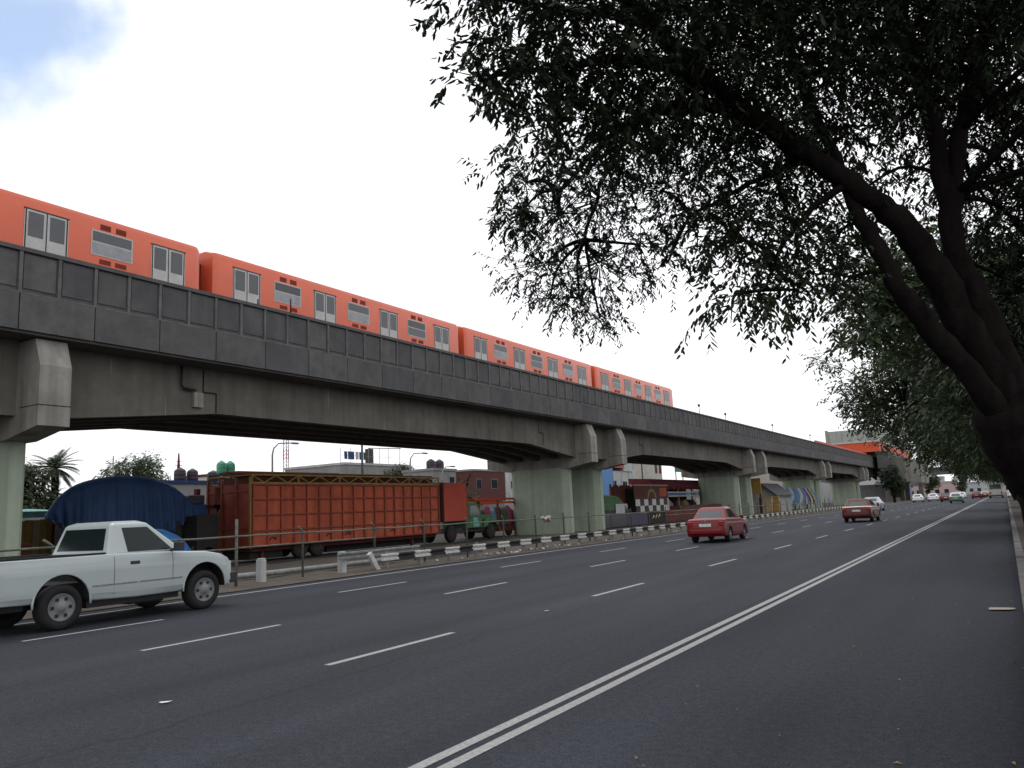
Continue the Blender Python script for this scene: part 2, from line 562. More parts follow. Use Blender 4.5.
# ------------------------------------------------------------------ viaduct
via = thing('railway_viaduct', 'long elevated concrete railway viaduct with dark ribbed parapet on pale green piers', 'viaduct', (-28.3, 0, 0))
CX = -28.3
pairs = [(-33.9, -28.8), (8.2, 13.2), (50.45, 55.55), (92.4, 97.5), (134.4, 139.5), (176.4, 181.5)]
def vb():
    return MB()
for pr in pairs:
    for yc in pr:
        mb = vb()
        h = 0.5
        mb.prism([(-2.0, yc - h), (1.85, yc - h), (2.3, yc - h + 0.3), (2.3, yc + h - 0.3), (1.85, yc + h), (-2.0, yc + h), (-2.4, yc + h - 0.3), (-2.4, yc - h + 0.3)], 'z', -0.2, 4.56, M['pier'])
        mb.build('pier', via, bevel=0.03)
        mb = vb()
        poly = [(4.3, 4.8), (4.3, 6.62), (3.98, 7.46), (-3.98, 7.46), (-4.3, 6.62), (-4.3, 4.8), (-2.6, 4.5), (2.5, 4.5)]
        mb.prism(poly, 'y', yc - 0.48, yc + 0.48, M['cap'])
        for s in (-1, 1):
            mb.box(s * 4.302 - 0.003, s * 4.302 + 0.003, yc - 0.483, yc + 0.483, 5.4, 5.43, M['joint'])
            mb.box(min(s * 3.3, s * 4.3), max(s * 3.3, s * 4.3), yc - 0.484, yc - 0.478, 5.4, 5.43, M['joint'])
        mb.build('cap_beam', via, bevel=0.02)
# girders run from cap to cap
edges = [y for pr in pairs for y in pr]
spans = [(a + 0.48, b - 0.48) for a, b in zip(edges, edges[1:])] + [(181.98, 216)] + [(-60, -34.38)]
for a, b in spans:
    L = b - a
    gb = 5.84
    if L > 10:
        hz = 6.3
        poly = [(a, 5.18), (a, 7.5), (b, 7.5), (b, 5.18), (b - hz, gb), (a + hz, gb)]
    else:
        poly = [(a, 5.2), (a, 7.5), (b, 7.5), (b, 5.2)]
    for gx in (2.87, 1.45, 0, -1.45, -2.87):
        mb = vb()
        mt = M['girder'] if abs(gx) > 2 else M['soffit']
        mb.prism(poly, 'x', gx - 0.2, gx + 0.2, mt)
        if gx == 2.87 and L > 10:
            for f in (0.157, 0.86):     # half joints of the drop-in beam
                yj = a + L * f
                mb.box(gx + 0.2, gx + 0.206, yj - 0.035, yj + 0.035, 6.6, 7.46, M['joint'])
                mb.box(gx + 0.2, gx + 0.2062, yj - 0.035, yj + 0.62, 6.56, 6.63, M['joint'])
                mb.box(gx + 0.2, gx + 0.206, yj + 0.55, yj + 0.62, gb + 0.02, 6.56, M['joint'])
        mb.build('girder', via)
    if L > 10:                          # cross diaphragms below the slab
        for k in range(1, 6):
            yk = a + L * k / 6
            mb = vb()
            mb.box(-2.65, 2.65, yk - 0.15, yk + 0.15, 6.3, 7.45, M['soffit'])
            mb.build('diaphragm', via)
cells = 1.1535
for i in range(12):
    a, b = -59.47 + i * 23.07, -59.47 + (i + 1) * 23.07
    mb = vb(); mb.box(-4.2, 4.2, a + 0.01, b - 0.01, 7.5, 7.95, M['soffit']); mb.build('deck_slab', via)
    for s in (1, -1):
        mb = vb()
        def bx(x0, x1, *r):
            mb.box(min(s * x0, s * x1), max(s * x0, s * x1), *r)
        bx(4.08, 4.22, a, b, 7.62, 10.0, M['parapet'])
        if s == 1:
            k = a
            j = 0
            while k < b - 0.1:
                if j % 2 == 0:
                    bx(4.22, 4.3, k + 0.018, k + 2 * cells - 0.018, 7.58, 8.66, M[rnd.choice(('parapet', 'parapet', 'parapet_b', 'parapet_c'))])
                bx(4.22, 4.295, k - 0.05, k + 0.05, 8.72, 9.96, M['parapet_rib_lit'])
                bx(4.22, 4.25, k + 0.1, k + cells - 0.1, 8.85, 9.9, M[rnd.choice(('parapet', 'parapet_b', 'parapet_c', 'parapet_c'))])
                k += cells
                j += 1
            bx(4.22, 4.304, a, b, 8.663, 8.722, M['parapet_rib_lit'])
        else:
            bx(4.22, 4.3, a, b, 7.58, 8.7, M['parapet'])
        bx(4.04, 4.32, a, b, 9.962, 10.09, M['parapet'])
        mb.build('parapet', via)
mb = vb()
for x in (1.0, 2.45, -1.0, -2.45):
    mb.box(x - 0.04, x + 0.04, -60, 213, 8.55, 8.7, M['galv'])
for k in range(0, 390):
    mb.box(0.5, 2.95, -60 + k * 0.7, -59.75 + k * 0.7, 8.4, 8.54, M['joint'])
mb.box(-4.0, 4.0, -60, 213, 7.95, 8.4, M['lot'])
mb.build('track', via)

mb = vb()
mb.tube([(3.2, 18.35, 7.45), (3.2, 18.35, 6.75), (3.2, 18.45, 6.66), (3.2, 18.95, 6.62)], 0.05, 8, M['blackpaint'])
mb.box(3.07, 3.2, 18.9, 19.3, 6.0, 6.55, M['cap'])
mb.build('drain_pipe', via)
# small lamps and brackets along the parapet top
for i, (yy, zz, lab) in enumerate([(21.0, 0.25, 'short stub post on the parapet beside the second train carriage'), (22.7, 0.62, 'tall stub post on the parapet beside the second train carriage'),
                    (74.5, 0.75, 'track signal box on the parapet just beyond the train end'), (83, 0.6, 'first lone lamp bracket on the parapet beyond the train'), (103, 0.8, 'small lamp bracket midway along the bare parapet'), (126, 0.8, 'farthest small lamp bracket before the orange station')]):
    mb = MB()
    mb.tube([(0, 0, 0), (0, 0, zz)], 0.03, 6, M['blackpaint'])
    if i > 1:
        mb.box(-0.07, 0.07, -0.16, 0.16, zz - 0.05, zz + 0.17, M['darkgrey'])
    tag(mb.build('parapet_lamp', loc=(-24.12, yy, 10.09)), lab, 'lamp', 'small fittings on the parapet')

# ------------------------------------------------------------------ train
train = thing('metro_train', 'orange metro train of several carriages running along the viaduct behind the parapet', 'train', (-26.6, 0, 8.7))
ZB, ZT = 0.75, 3.5         # local: floor skirt, wall top
for ci, (y0, off) in enumerate(((2.35, 2.2), (19.55, 1.9), (36.7, 1.9), (53.9, 1.9))):
    ya, yb = y0 + 0.3, y0 + 16.9
    mb = MB()
    prof = [(-1.22, ZB), (1.22, ZB), (1.3, ZB + 0.3), (1.3, ZT - 0.12), (1.2, ZT + 0.06), (0.8, ZT + 0.2), (-0.8, ZT + 0.2), (-1.2, ZT + 0.06), (-1.3, ZT - 0.12), (-1.3, ZB + 0.3)]
    # rounded ends: three rings at each end
    rings = []
    for yy, sc in ((ya, 0.93), (ya + 0.1, 0.985), (ya + 0.25, 1.0), (yb - 0.25, 1.0), (yb - 0.1, 0.985), (yb, 0.93)):
        rings.append([mb.bm.verts.new((x * sc, yy, 2.2 + (z - 2.2) * (1 - (1 - sc) * 0.4))) for x, z in prof])
    k = mb.mi(M['orange'])
    for A, B in zip(rings, rings[1:]):
        for i in range(len(prof)):
            mb.bm.faces.new([A[i], A[(i + 1) % len(prof)], B[(i + 1) % len(prof)], B[i]]).material_index = k
    mb.bm.faces.new(rings[0]).material_index = k
    mb.bm.faces.new(rings[-1][::-1]).material_index = k
    car = mb.build('carriage', train, smooth=35)
    for s in (1, -1):
        X = 1.3 * s
        def fb(x0, x1, *r):
            mb.box(min(X + s * x0, X + s * x1), max(X + s * x0, X + s * x1), *r)
        for d in range(4):
            c = y0 + off + 4.43 * d
            mb = MB()
            fb(-0.05, 0.012, c - 0.7, c + 0.7, 1.1, 3.12, M['alu'])
            for q in (-1, 1):
                fb(-0.02, 0.018, c + q * 0.34 - 0.24, c + q * 0.34 + 0.24, 2.24, 3.05, M['trainglass'])
                fb(-0.02, 0.016, c + q * 0.655 - 0.02, c + q * 0.655 + 0.02, 1.1, 3.14, M['blackpaint'])
            fb(-0.02, 0.02, c - 0.015, c + 0.015, 1.1, 3.12, M['blackpaint'])
            fb(-0.02, 0.024, c - 0.72, c + 0.72, 3.12, 3.16, M['darkgrey'])
            mb.build('door', car)
        for w in range(3):
            c = y0 + off + 2.2 + 4.45 * w
            mb = MB()
            fb(-0.02, 0.012, c - 0.76, c + 0.76, 2.18, 3.06, M['alu'])
            fb(-0.02, 0.018, c - 0.71, c + 0.71, 2.23, 2.62, M['greyblind'] if (ci + w) % 3 else M['trainglass'])
            fb(-0.02, 0.0181, c - 0.71, c + 0.71, 2.67, 3.01, M['glass'] if (ci + w) % 2 else M['trainglass'])
            mb.build('window', car)
            for q in (-0.45, 0.12) if s == 1 else ():
                mb = MB(); fb(-0.02, 0.004, c + q, c + q + 0.38, 3.11, 3.31, M['vent']); mb.build('vent', car)
                mb = MB(); fb(-0.02, 0.004, c + q, c + q + 0.42, 1.9, 2.07, M['vent']); mb.build('vent', car)
    mb = MB()
    if ci == 3:
        mb.box(-1.1, 1.1, yb, yb + 0.03, 2.2, 3.2, M['glass'])
        mb.build('windscreen', car)
    else:
        mb.box(-0.5, 0.5, yb - 0.05, yb + 0.7, 1.1, 3.2, M['joint'])
        mb.build('gangway', car)
    for yy in (ya + 2.8, yb - 2.8):
        mb = MB()
        mb.box(-1.0, 1.0, yy - 1.5, yy + 1.5, 0.25, 0.74, M['darkgrey'])
        for q in (-1, 1):
            mb.lathe([(0.3, -0.95), (0.42, -0.9), (0.42, 0.9), (0.3, 0.95)], 14, M['black'], (0, yy + q, 0.42), 'x')
        mb.build('bogie', car)

# ------------------------------------------------------------------ vehicles
def shell(prof, Wd, mats, zsplit=None, stations=None):
    """closed body: side profile (y,z) extruded over the width with rounded shoulders"""
    mb = MB()
    cy = sum(p[0] for p in prof) / len(prof)
    zs = [p[1] for p in prof]
    cz = (min(zs) + max(zs)) / 2
    hy = (max(p[0] for p in prof) - min(p[0] for p in prof)) / 2
    hz = (max(zs) - min(zs)) / 2
    st = stations or [(-1.02, 0.28), (-1.015, 0.2), (-1, 0.10), (-0.985, 0.05), (-0.94, 0.018), (-0.8, 0.0), (0, -0.012), (0.8, 0.0), (0.94, 0.018), (0.985, 0.05), (1, 0.10), (1.015, 0.2), (1.02, 0.28)]
    rings = []
    for f, d in st:
        rings.append([mb.bm.verts.new((f * Wd / 2, cy + (y - cy) * (1 - d / hy), cz + (z - cz) * (1 - 0.8 * d / hz))) for y, z in prof])
    n = len(prof)
    def mt(vs):
        z = sum(v.co.z for v in vs) / len(vs)
        return mats[1] if (zsplit and z > zsplit) else mats[0]
    for A, B in zip(rings, rings[1:]):
        for i in range(n):
            vs = [A[i], A[(i + 1) % n], B[(i + 1) % n], B[i]]
            mb.bm.faces.new(vs).material_index = mb.mi(mt(vs))
    mb.bm.faces.new(rings[0][::-1]).material_index = mb.mi(mats[0])
    mb.bm.faces.new(rings[-1]).material_index = mb.mi(mats[0])
    return mb
def greenhouse(mb, m, yb0, yb1, yt0, yt1, wb, wt, zb, zt):
    """cab top: returns corner points for the glass"""
    bot = [(-wb, yb0, zb), (wb, yb0, zb), (wb, yb1, zb), (-wb, yb1, zb)]
    top = [(-wt, yt0, zt), (wt, yt0, zt), (wt, yt1, zt), (-wt, yt1, zt)]
    cap = [(-wt * 0.82, yt0 + 0.12, zt + 0.05), (wt * 0.82, yt0 + 0.12, zt + 0.05), (wt * 0.82, yt1 - 0.12, zt + 0.05), (-wt * 0.82, yt1 - 0.12, zt + 0.05)]
    k = mb.mi(m)
    B, T, K = [[mb.bm.verts.new(p) for p in r] for r in (bot, top, cap)]
    for P_, Q in ((B, T), (T, K)):
        for i in range(4):
            mb.bm.faces.new([P_[i], P_[(i + 1) % 4], Q[(i + 1) % 4], Q[i]]).material_index = k
    mb.bm.faces.new(K).material_index = k
    mb.bm.faces.new(B[::-1]).material_index = k
    return [Vector(p) for p in bot], [Vector(p) for p in top]
def pane(name, a, b, c, d, u0, u1, v0, v1, parent, m, out=0.008):
    """thin pane on face a(bottom-start) b(bottom-end) c(top-end) d(top-start)"""
    def P(u, v):
        return (a * (1 - u) + b * u) * (1 - v) + (d * (1 - u) + c * u) * v
    q = [P(u0, v0), P(u1, v0), P(u1, v1), P(u0, v1)]
    nrm = (b - a).cross(d - a).normalized()
    mb = MB()
    mb.hexa([p - nrm * 0.03 for p in q] + [p + nrm * out for p in q], m)
    return mb.build(name, parent)
def wheel(parent, x, y, r, w, rim=None):
    s = 1 if x > 0 else -1
    mb = MB()
    mb.lathe([(r * 0.6, -w / 2 + 0.07), (r * 0.63, -w / 2), (r * 0.92, -w / 2), (r, -w / 2 + 0.04), (r, w / 2 - 0.04), (r * 0.92, w / 2), (r * 0.63, w / 2), (r * 0.6, w / 2 - 0.07)], 24, M['black'], axis='x')
    o = mb.build('wheel', parent, (x, y, r))
    mb = MB()
    mb.lathe([(r * 0.62, s * (w / 2 - 0.05)), (r * 0.61, s * (w / 2 + 0.004)), (r * 0.55, s * (w / 2 - 0.025)), (r * 0.2, s * (w / 2 - 0.005)), (r * 0.14, s * (w / 2 + 0.02)), (0.01, s * (w / 2 + 0.02))], 20, rim or M['steel'], axis='x')
    for k in range(6):
        a = 2 * PI * k / 6
        mb.box(s * (w / 2 - 0.012) - 0.006, s * (w / 2 - 0.012) + 0.006, math.cos(a) * r * 0.4 - r * 0.07, math.cos(a) * r * 0.4 + r * 0.07, math.sin(a) * r * 0.4 - r * 0.07, math.sin(a) * r * 0.4 + r * 0.07, M['blackpaint'])
    mb.build('rim', o)
def arches(body, spots, r, Wd):
    mb = MB()
    for y, z in spots:
        for s in (-1, 1):
            mb.lathe([(r, s * (Wd / 2 - 0.32)), (r, s * (Wd / 2 + 0.2))] if s > 0 else [(r, s * (Wd / 2 + 0.2)), (r, s * (Wd / 2 - 0.32))], 28, M['black'], (0, y, z), 'x')
    cut(body, mb)

def sedan(name, label, cat, loc, yaw, paint, upper=None, L=4.35, Wd=1.7, far=False, sign=False, group=None, hatch=False, cabin=None):
    t = thing(name, label, cat, loc, yaw, group)
    h = L / 2
    tz = 0.98 if not hatch else 0.94
    prof = [(-h + 0.08, 0.26), (-h, 0.36), (-h - 0.01, 0.6), (-h + 0.04, 0.78), (-h + 0.10, tz - 0.05), (-h + 0.22, tz), (-h + 0.8, tz + 0.01), (0.2, 0.95), (h - 1.2, 0.95), (h - 0.55, 0.86), (h - 0.14, 0.72), (h - 0.02, 0.56), (h, 0.36), (h - 0.12, 0.2), (0, 0.19)]
    body = shell(prof, Wd, [paint, upper or paint], 0.88 if upper else None).build('body', t, smooth=32)
    up = cabin or upper or paint
    mb = MB()
    b0 = -h + (0.62 if not hatch else 0.12)
    bt, tp = greenhouse(mb, up, b0, h - 1.15, b0 + 0.55, h - 2.0, Wd / 2 - 0.07, Wd / 2 - 0.24, 0.93, 1.39)
    mb.build('cabin', t, bevel=0.035)
    wy0, wy1 = -h + 0.83, h - 0.83
    arches(body, [(wy0, 0.3), (wy1, 0.3)], 0.36, Wd)
    g = M['glass']
    pane('rear_window', bt[0], bt[1], tp[1], tp[0], 0.13, 0.87, 0.12, 0.78, t, M['rearglass'])
    pane('windscreen', bt[2], bt[3], tp[3], tp[2], 0.06, 0.94, 0.08, 0.93, t, g)
    for (i, j) in ((1, 2), (3, 0)):
        r1, r2 = (0.2, 0.47), (0.5, 0.78)
        if i == 3:
            r1, r2 = (0.22, 0.5), (0.53, 0.8)
        pane('side_window', bt[i], bt[j], tp[j], tp[i], *r1, 0.14, 0.88, t, g)
        pane('side_window', bt[i], bt[j], tp[j], tp[i], *r2, 0.14, 0.88, t, g)
    for x in (-1, 1):
        for y in (wy0, wy1):
            wheel(t, x * (Wd / 2 - 0.1), y, 0.3, 0.19)
        mb = MB()
        mb.prism([(x * (Wd / 2 - 0.28), 0.70), (x * (Wd / 2 - 0.05), 0.68), (x * (Wd / 2 - 0.05), 0.86), (x * (Wd / 2 - 0.25), 0.87)], 'y', -h - 0.015, -h + 0.16, M['tail'])
        mb.build('tail_light', t, bevel=0.02)
        mb = MB()
        mb.box(x * (Wd / 2 - 0.22) - 0.17, x * (Wd / 2 - 0.22) + 0.17, h - 0.2, h - 0.02, 0.56, 0.7, M['lens'])
        mb.build('headlight', t, bevel=0.02)
        if not far:
            mb = MB()
            mb.box(x * (Wd / 2 + 0.06) - 0.09, x * (Wd / 2 + 0.06) + 0.09, h - 1.45, h - 1.33, 0.93, 1.06, paint)
            mb.build('mirror', t, bevel=0.03)
            for q in (0.22, -0.75):
                mb = MB()
                mb.box(x * Wd / 2 - 0.015, x * Wd / 2 + 0.015, q - 0.09, q + 0.09, 0.8, 0.84, paint)
                mb.build('door_handle', t)
    mb = MB(); mb.box(-0.24, 0.24, -h - 0.03, -h + 0.06, 0.66, 0.78, M['plate']); mb.build('number_plate', t)
    mb = MB(); mb.box(-Wd / 2 + 0.12, Wd / 2 - 0.12, -h - 0.055, -h + 0.12, 0.36, 0.56, paint); mb.build('bumper', t, bevel=0.05)
    if not far:
        mb = MB(); mb.lathe([(0.06, -0.01), (0.06, 0.01)], 12, M['chrome'])
        e = mb.build('emblem', t, (0, -h + 0.02, 0.86)); e.rotation_euler = (PI / 2 + 0.35, 0, 0)
    if sign:
        mb = MB(); mb.box(-0.3, 0.3, -0.3, -0.12, 1.42, 1.55, M['carwhite']); mb.build('roof_sign', t, bevel=0.02)
    return t

# white pickup in the far lane
def pickup():
    t = thing('pickup_truck', 'white single cab pickup truck in the far lane at the left edge', 'pickup truck', (-14.9, 9.33, 0), 0)
    Wd = 1.96
    prof = [(-2.72, 0.5), (-2.76, 0.62), (-2.75, 1.14), (-2.72, 1.22), (-0.58, 1.22), (0.0, 1.21), (0.72, 1.19), (0.95, 1.17), (1.5, 1.14), (1.86, 1.07), (2.04, 0.98), (2.13, 0.84), (2.15, 0.5), (2.1, 0.42), (0, 0.40)]
    st = [(-1.024, 0.34), (-1.022, 0.26), (-1.014, 0.16), (-1, 0.07), (-0.99, 0.03), (-0.97, 0.008), (-0.93, 0.0), (-0.6, -0.006), (0, -0.015), (0.6, -0.006), (0.93, 0.0), (0.97, 0.008), (0.99, 0.03), (1, 0.07), (1.014, 0.16), (1.022, 0.26), (1.024, 0.34)]
    mb = shell(prof, Wd, [M['truckwhite'], M['truckwhite']], stations=st)
    body = mb.build('body', t, smooth=30)
    c = MB(); c.box(-0.8, 0.8, -2.62, -0.7, 0.75, 1.6, M['darkgrey'])
    cut(body, c)
    r_y, f_y = -1.4, 1.47
    arches(body, [(r_y, 0.44), (f_y, 0.44)], 0.49, Wd)
    mb = MB()
    bt, tp = greenhouse(mb, M['truckwhite'], -0.58, 1.02, -0.42, 0.32, 0.92, 0.74, 1.19, 1.75)
    mb.build('cab', t, bevel=0.035)
    g = M['truckglass']
    pane('rear_window', bt[0], bt[1], tp[1], tp[0], 0.08, 0.92, 0.16, 0.86, t, g)
    pane('windscreen', bt[2], bt[3], tp[3], tp[2], 0.05, 0.95, 0.05, 0.93, t, g)
    for i, j, u0, u1 in ((1, 2, 0.26, 0.86), (3, 0, 0.14, 0.74)):
        a, b, c_, d = bt[i], bt[j], tp[j], tp[i]
        fr = 0.9 if i == 1 else 0.1
        pane('side_window', a, b, c_, d, u0, u1, 0.07, 0.86, t, g)
    X = Wd / 2 + 0.018
    for s in (-1, 1):
        for y in (r_y, f_y):
            wheel(t, s * (X - 0.15), y, 0.38, 0.26)
        mb = MB(); mb.box(s * X - 0.012, s * X + 0.012, -0.17, 0.02, 1.0, 1.06, M['darkgrey']); mb.build('door_handle', t, bevel=0.008)
        mb = MB()
        mb.box(s * (X + 0.16) - 0.11, s * (X + 0.16) + 0.11, 0.68, 0.78, 1.2, 1.36, M['darkgrey'])
        mb.bar((s * (X - 0.1), 0.74, 1.2), (s * (X + 0.1), 0.73, 1.25), 0.05, M['darkgrey'])
        mb.build('mirror', t, bevel=0.02)
        for y in (r_y, f_y):
            mb = MB()
            mb.tube([(s * (X - 0.015), y + 0.5 * math.cos(a), 0.44 + 0.5 * math.sin(a)) for a in [PI * (k / 18 * 1.06 - 0.03) for k in range(19)]], 0.02, 6, M['truckwhite'])
            mb.build('wheel_arch', t)
        mb = MB()
        for y0, y1 in ((-0.89, -0.02), (0.02, 0.93)):
            mb.box(s * (X + 0.004) - 0.008, s * (X + 0.004) + 0.008, y0, y1, 0.665, 0.69, M['galv'])
        mb.build('side_moulding', t)
        mb = MB()
        for y in (-0.48, 0.72):
            mb.tube([(s * (X + dx), y, z) for dx, z in ((-0.014, 0.5), (-0.003, 0.6), (0.004, 0.72), (0.005, 0.85), (0.003, 0.98), (-0.005, 1.08), (-0.02, 1.16))], 0.006, 5, M['darkgrey'])
        mb.build('door_seam', t)
        mb = MB(); mb.box(s * (X - 0.03) - 0.02, s * (X - 0.03) + 0.02, 1.02, 1.16, 0.93, 0.965, M['galv']); mb.build('badge', t)
        mb = MB(); mb.box(s * (X - 0.17) - 0.14, s * (X - 0.17) + 0.14, 1.98, 2.13, 0.74, 0.9, M['lens']); mb.build('headlight', t, bevel=0.03)
        mb = MB(); mb.box(s * (X - 0.07) - 0.05, s * (X - 0.07) + 0.055, -2.79, -2.66, 0.72, 1.1, M['tail']); mb.build('tail_light', t, bevel=0.015)
    mb = MB()
    mb.box(-0.98, 0.98, 2.0, 2.27, 0.46, 0.68, M['darkgrey'])
    mb.box(-0.6, 0.6, 2.12, 2.18, 0.72, 0.9, M['darkgrey'])
    mb.build('front_bumper', t, bevel=0.05)
    mb = MB(); mb.box(-0.95, 0.95, -2.95, -2.78, 0.5, 0.68, M['chrome']); mb.build('rear_bumper', t, bevel=0.03)
    for s in (-1, 1):
        mb = MB(); mb.box(s * 0.9 - 0.05, s * 0.9 + 0.05, -2.7, -0.62, 1.222, 1.25, M['blackpaint']); mb.build('bed_rail', t)
    mb = MB()
    mb.box(-0.5, -0.35, -2.5, 2.0, 0.36, 0.5, M['blackpaint']); mb.box(0.35, 0.5, -2.5, 2.0, 0.36, 0.5, M['blackpaint'])
    mb.box(-0.86, 0.86, -0.9, 0.95, 0.3, 0.42, M['blackpaint']); mb.box(-0.8, 0.8, -2.6, -1.95, 0.38, 0.52, M['blackpaint'])  # floor pan added low to block light and deepen the shadow below
    mb.box(-0.8, 0.8, r_y - 0.06, r_y + 0.06, 0.32, 0.45, M['blackpaint'])
    mb.lathe([(0.16, -0.9), (0.16, -0.4)], 12, M['blackpaint'], (0.2, -0.2 + 0.5, 0.36), 'x')
    mb.box(0.2, 0.75, 0.0, 0.7, 0.26, 0.45, M['blackpaint'])
    mb.build('chassis', t)
    return t
pickup()

sedan('red_sedan', 'plain red sedan driving away over the dashed lane line, nearest of the cars ahead', 'car', (-10.78, 34.6, 0), 0.035, M['redcar'], L=4.05, Wd=1.6)
sedan('taxi', 'maroon taxi with pale gold trunk lid driving away ahead of the red sedan', 'taxi', (-8.1, 56.3, 0), 0.0, M['maroon'], M['gold'], cabin=M['maroon'])
sedan('silver_sedan', 'silver blue sedan in the far lane just beyond the maroon and gold taxi', 'car', (-11.9, 91, 0), 0, M['silver'], far=True)
FG = 'distant cars driving away towards the overpass'
sedan('white_sedan', 'white car by the far kerb, leftmost of the distant traffic', 'car', (-13.9, 165, 0), 0, M['carwhite'], far=True, group=FG)
sedan('white_sedan', 'white car next to the distant dark red car', 'car', (-11.9, 172, 0), 0, M['carwhite'], far=True, group=FG)
sedan('dark_red_sedan', 'dark red car between the white car and the green taxi', 'car', (-8.6, 152, 0), 0, M['maroon'], far=True, group=FG)
sedan('green_taxi', 'green taxi with white roof and roof sign in the lane beside the double line', 'taxi', (-6.1, 130, 0), 0, M['cargreen'], M['carwhite'], far=True, sign=True, hatch=True, L=3.9)
sedan('white_sedan', 'white car half hidden beyond the green taxi', 'car', (-8.5, 205, 0), 0, M['carwhite'], far=True, group=FG)
sedan('red_hatchback', 'bright red car beyond the green taxi beside the double line', 'car', (-5.2, 188, 0), 0, M['redcar'], far=True, group=FG, hatch=True, L=3.9)
sedan('dark_sedan', 'black car far ahead in front of the grey bus', 'car', (-5.1, 225, 0), 0, M['cardark'], far=True, group=FG)
sedan('maroon_taxi', 'small maroon car far off beside the bus', 'taxi', (-3.9, 200, 0), 0, M['maroon'], M['gold'], far=True, group=FG)
sedan('silver_hatchback', 'silver car farthest away in the left lanes under the overpass', 'car', (-11.5, 235, 0), 0, M['silver'], far=True, group=FG)
sedan('parked_car', 'white car standing by the right kerb beside the far trees', 'car', (0.9, 160, 0.14), 0, M['carwhite'], far=True)
# bus in the lane by the right kerb
t = thing('city_bus', 'pale grey bus driving away in the kerb lane beneath the trees', 'bus', (-1.75, 186, 0))
mb = MB(); mb.box(-1.22, 1.22, -5, 5, 0.35, 2.95, M['stationgrey']); mb.build('body', t, bevel=0.12)
mb = MB(); mb.box(-0.95, 0.95, -5.02, -4.9, 1.7, 2.6, M['glass']); mb.build('rear_window', t)
for s in (-1, 1):
    mb = MB(); mb.box(s * 1.23 - 0.01, s * 1.23 + 0.01, -4.5, 4.6, 1.6, 2.5, M['glass']); mb.build('side_window', t)
    mb = MB(); mb.box(s * 0.95 - 0.15, s * 0.95 + 0.15, -5.03, -4.9, 0.75, 1.15, M['tail']); mb.build('tail_light', t)
    for y in (-3.2, 3.1):
        wheel(t, s * 1.05, y, 0.48, 0.28)
mb = MB(); mb.box(-1.15, 1.15, -5.08, -4.9, 0.35, 0.62, M['darkgrey']); mb.build('bumper', t)

# ------------------------------------------------------------------ guardrail, fence, roadside pieces
gr = thing('guardrail', 'steel guardrail painted in alternating black and white blocks along the dirt verge', 'guardrail', (-16.95, 0, 0))
wp = [(0.0, 0.51), (0.055, 0.497), (0.055, 0.447), (0.0, 0.415), (0.0, 0.385), (0.055, 0.353), (0.055, 0.303), (0.0, 0.29)]
mb = MB()
y0, seg = 19.62, 0.85
n = 118
for k in range(n):
    a, b = y0 + k * seg, y0 + (k + 1) * seg
    m = M['whitepaint'] if k % 2 == 0 else M['blackpaint']
    q = 0.012 if k % 2 == 0 else 0
    for (x1, z1), (x2, z2) in zip(wp, wp[1:]):
        mb.face([(x1 + q, a, z1), (x1 + q, b, z1), (x2 + q, b, z2), (x2 + q, a, z2)], m)
        mb.face([(x1 + q - 0.01, a, z1), (x2 + q - 0.01, a, z2), (x2 + q - 0.01, b, z2), (x1 + q - 0.01, b, z1)], m)
    mb.face([(q - 0.01, a, 0.51), (q, a, 0.51), (q, b, 0.51), (q - 0.01, b, 0.51)], m)
mb.build('beam', gr)
for k in range(0, 60):
    y = y0 + 0.4 + k * 1.7
    mb = MB(); mb.box(-0.13, -0.012, y - 0.06, y + 0.06, -0.1, 0.5 + (0.07 if k % 3 == 0 else 0), M['galv']); mb.build('post', gr)
mb = MB()
mb.bar((0.02, y0 - 0.1, -0.02), (0.02, y0 - 0.52, 0.58), 0.13, M['whitepaint'], 0.16)
mb.build('end_post', gr, bevel=0.01)

fn = thing('pipe_fence', 'weathered pipe railing fence on thin posts between verge and fairground lot', 'fence', (-17.45, 0, 0))
def fence_z(y):
    return 1.34 - 0.0022 * (y - 10)
posts = [4.9, 7.3, 9.7, 12.1, 14.5, 16.85, 19.95] + [19.95 + 2.6 * k for k in range(1, 32)]
for i, y in enumerate(posts):
    mb = MB()
    if i == 4:
        mb.tube([(0, y, -0.1), (0.01, y, 1.78)], 0.042, 8, M['fencegreen'])
    else:
        mb.tube([(0, y, -0.1), (0, y, 1.33), (0.02, y - 0.05, 1.38), (0.1, y - 0.26, 1.5)], [0.034, 0.034, 0.03, 0.028], 7, M['fencegreen'])
    mb.build('post', fn)
for a, b in zip(posts, posts[1:]):
    mb = MB()
    mb.tube([(0.03, a, fence_z(a)), (0.03, (a + b) / 2, (fence_z(a) + fence_z(b)) / 2 - U(0, 0.03)), (0.03, b, fence_z(b))], 0.027, 6, M['fencegreen'])
    if a < 17 or 44 < a < 60:
        mb.tube([(0.03, a, 1.03), (0.03, b, 1.03 - U(0, 0.03))], 0.024, 6, M['fencegreen'])
    mb.build('rail', fn)
# rag tied on the fence
mb = MB()
V = []
for k in range(7):
    mb.tube([(U(-.1, .1), -0.35 + k * 0.1, U(0.0, 0.08)), (U(-.1, .1), -0.25 + k * 0.1, U(-0.2, -0.05))], [0.09, 0.05], 6, M['rag'])
tag(mb.build('rag', loc=(-17.42, 31.4, 1.3)), 'pale crumpled rag tied on the fence rail before the green pier', 'rag')

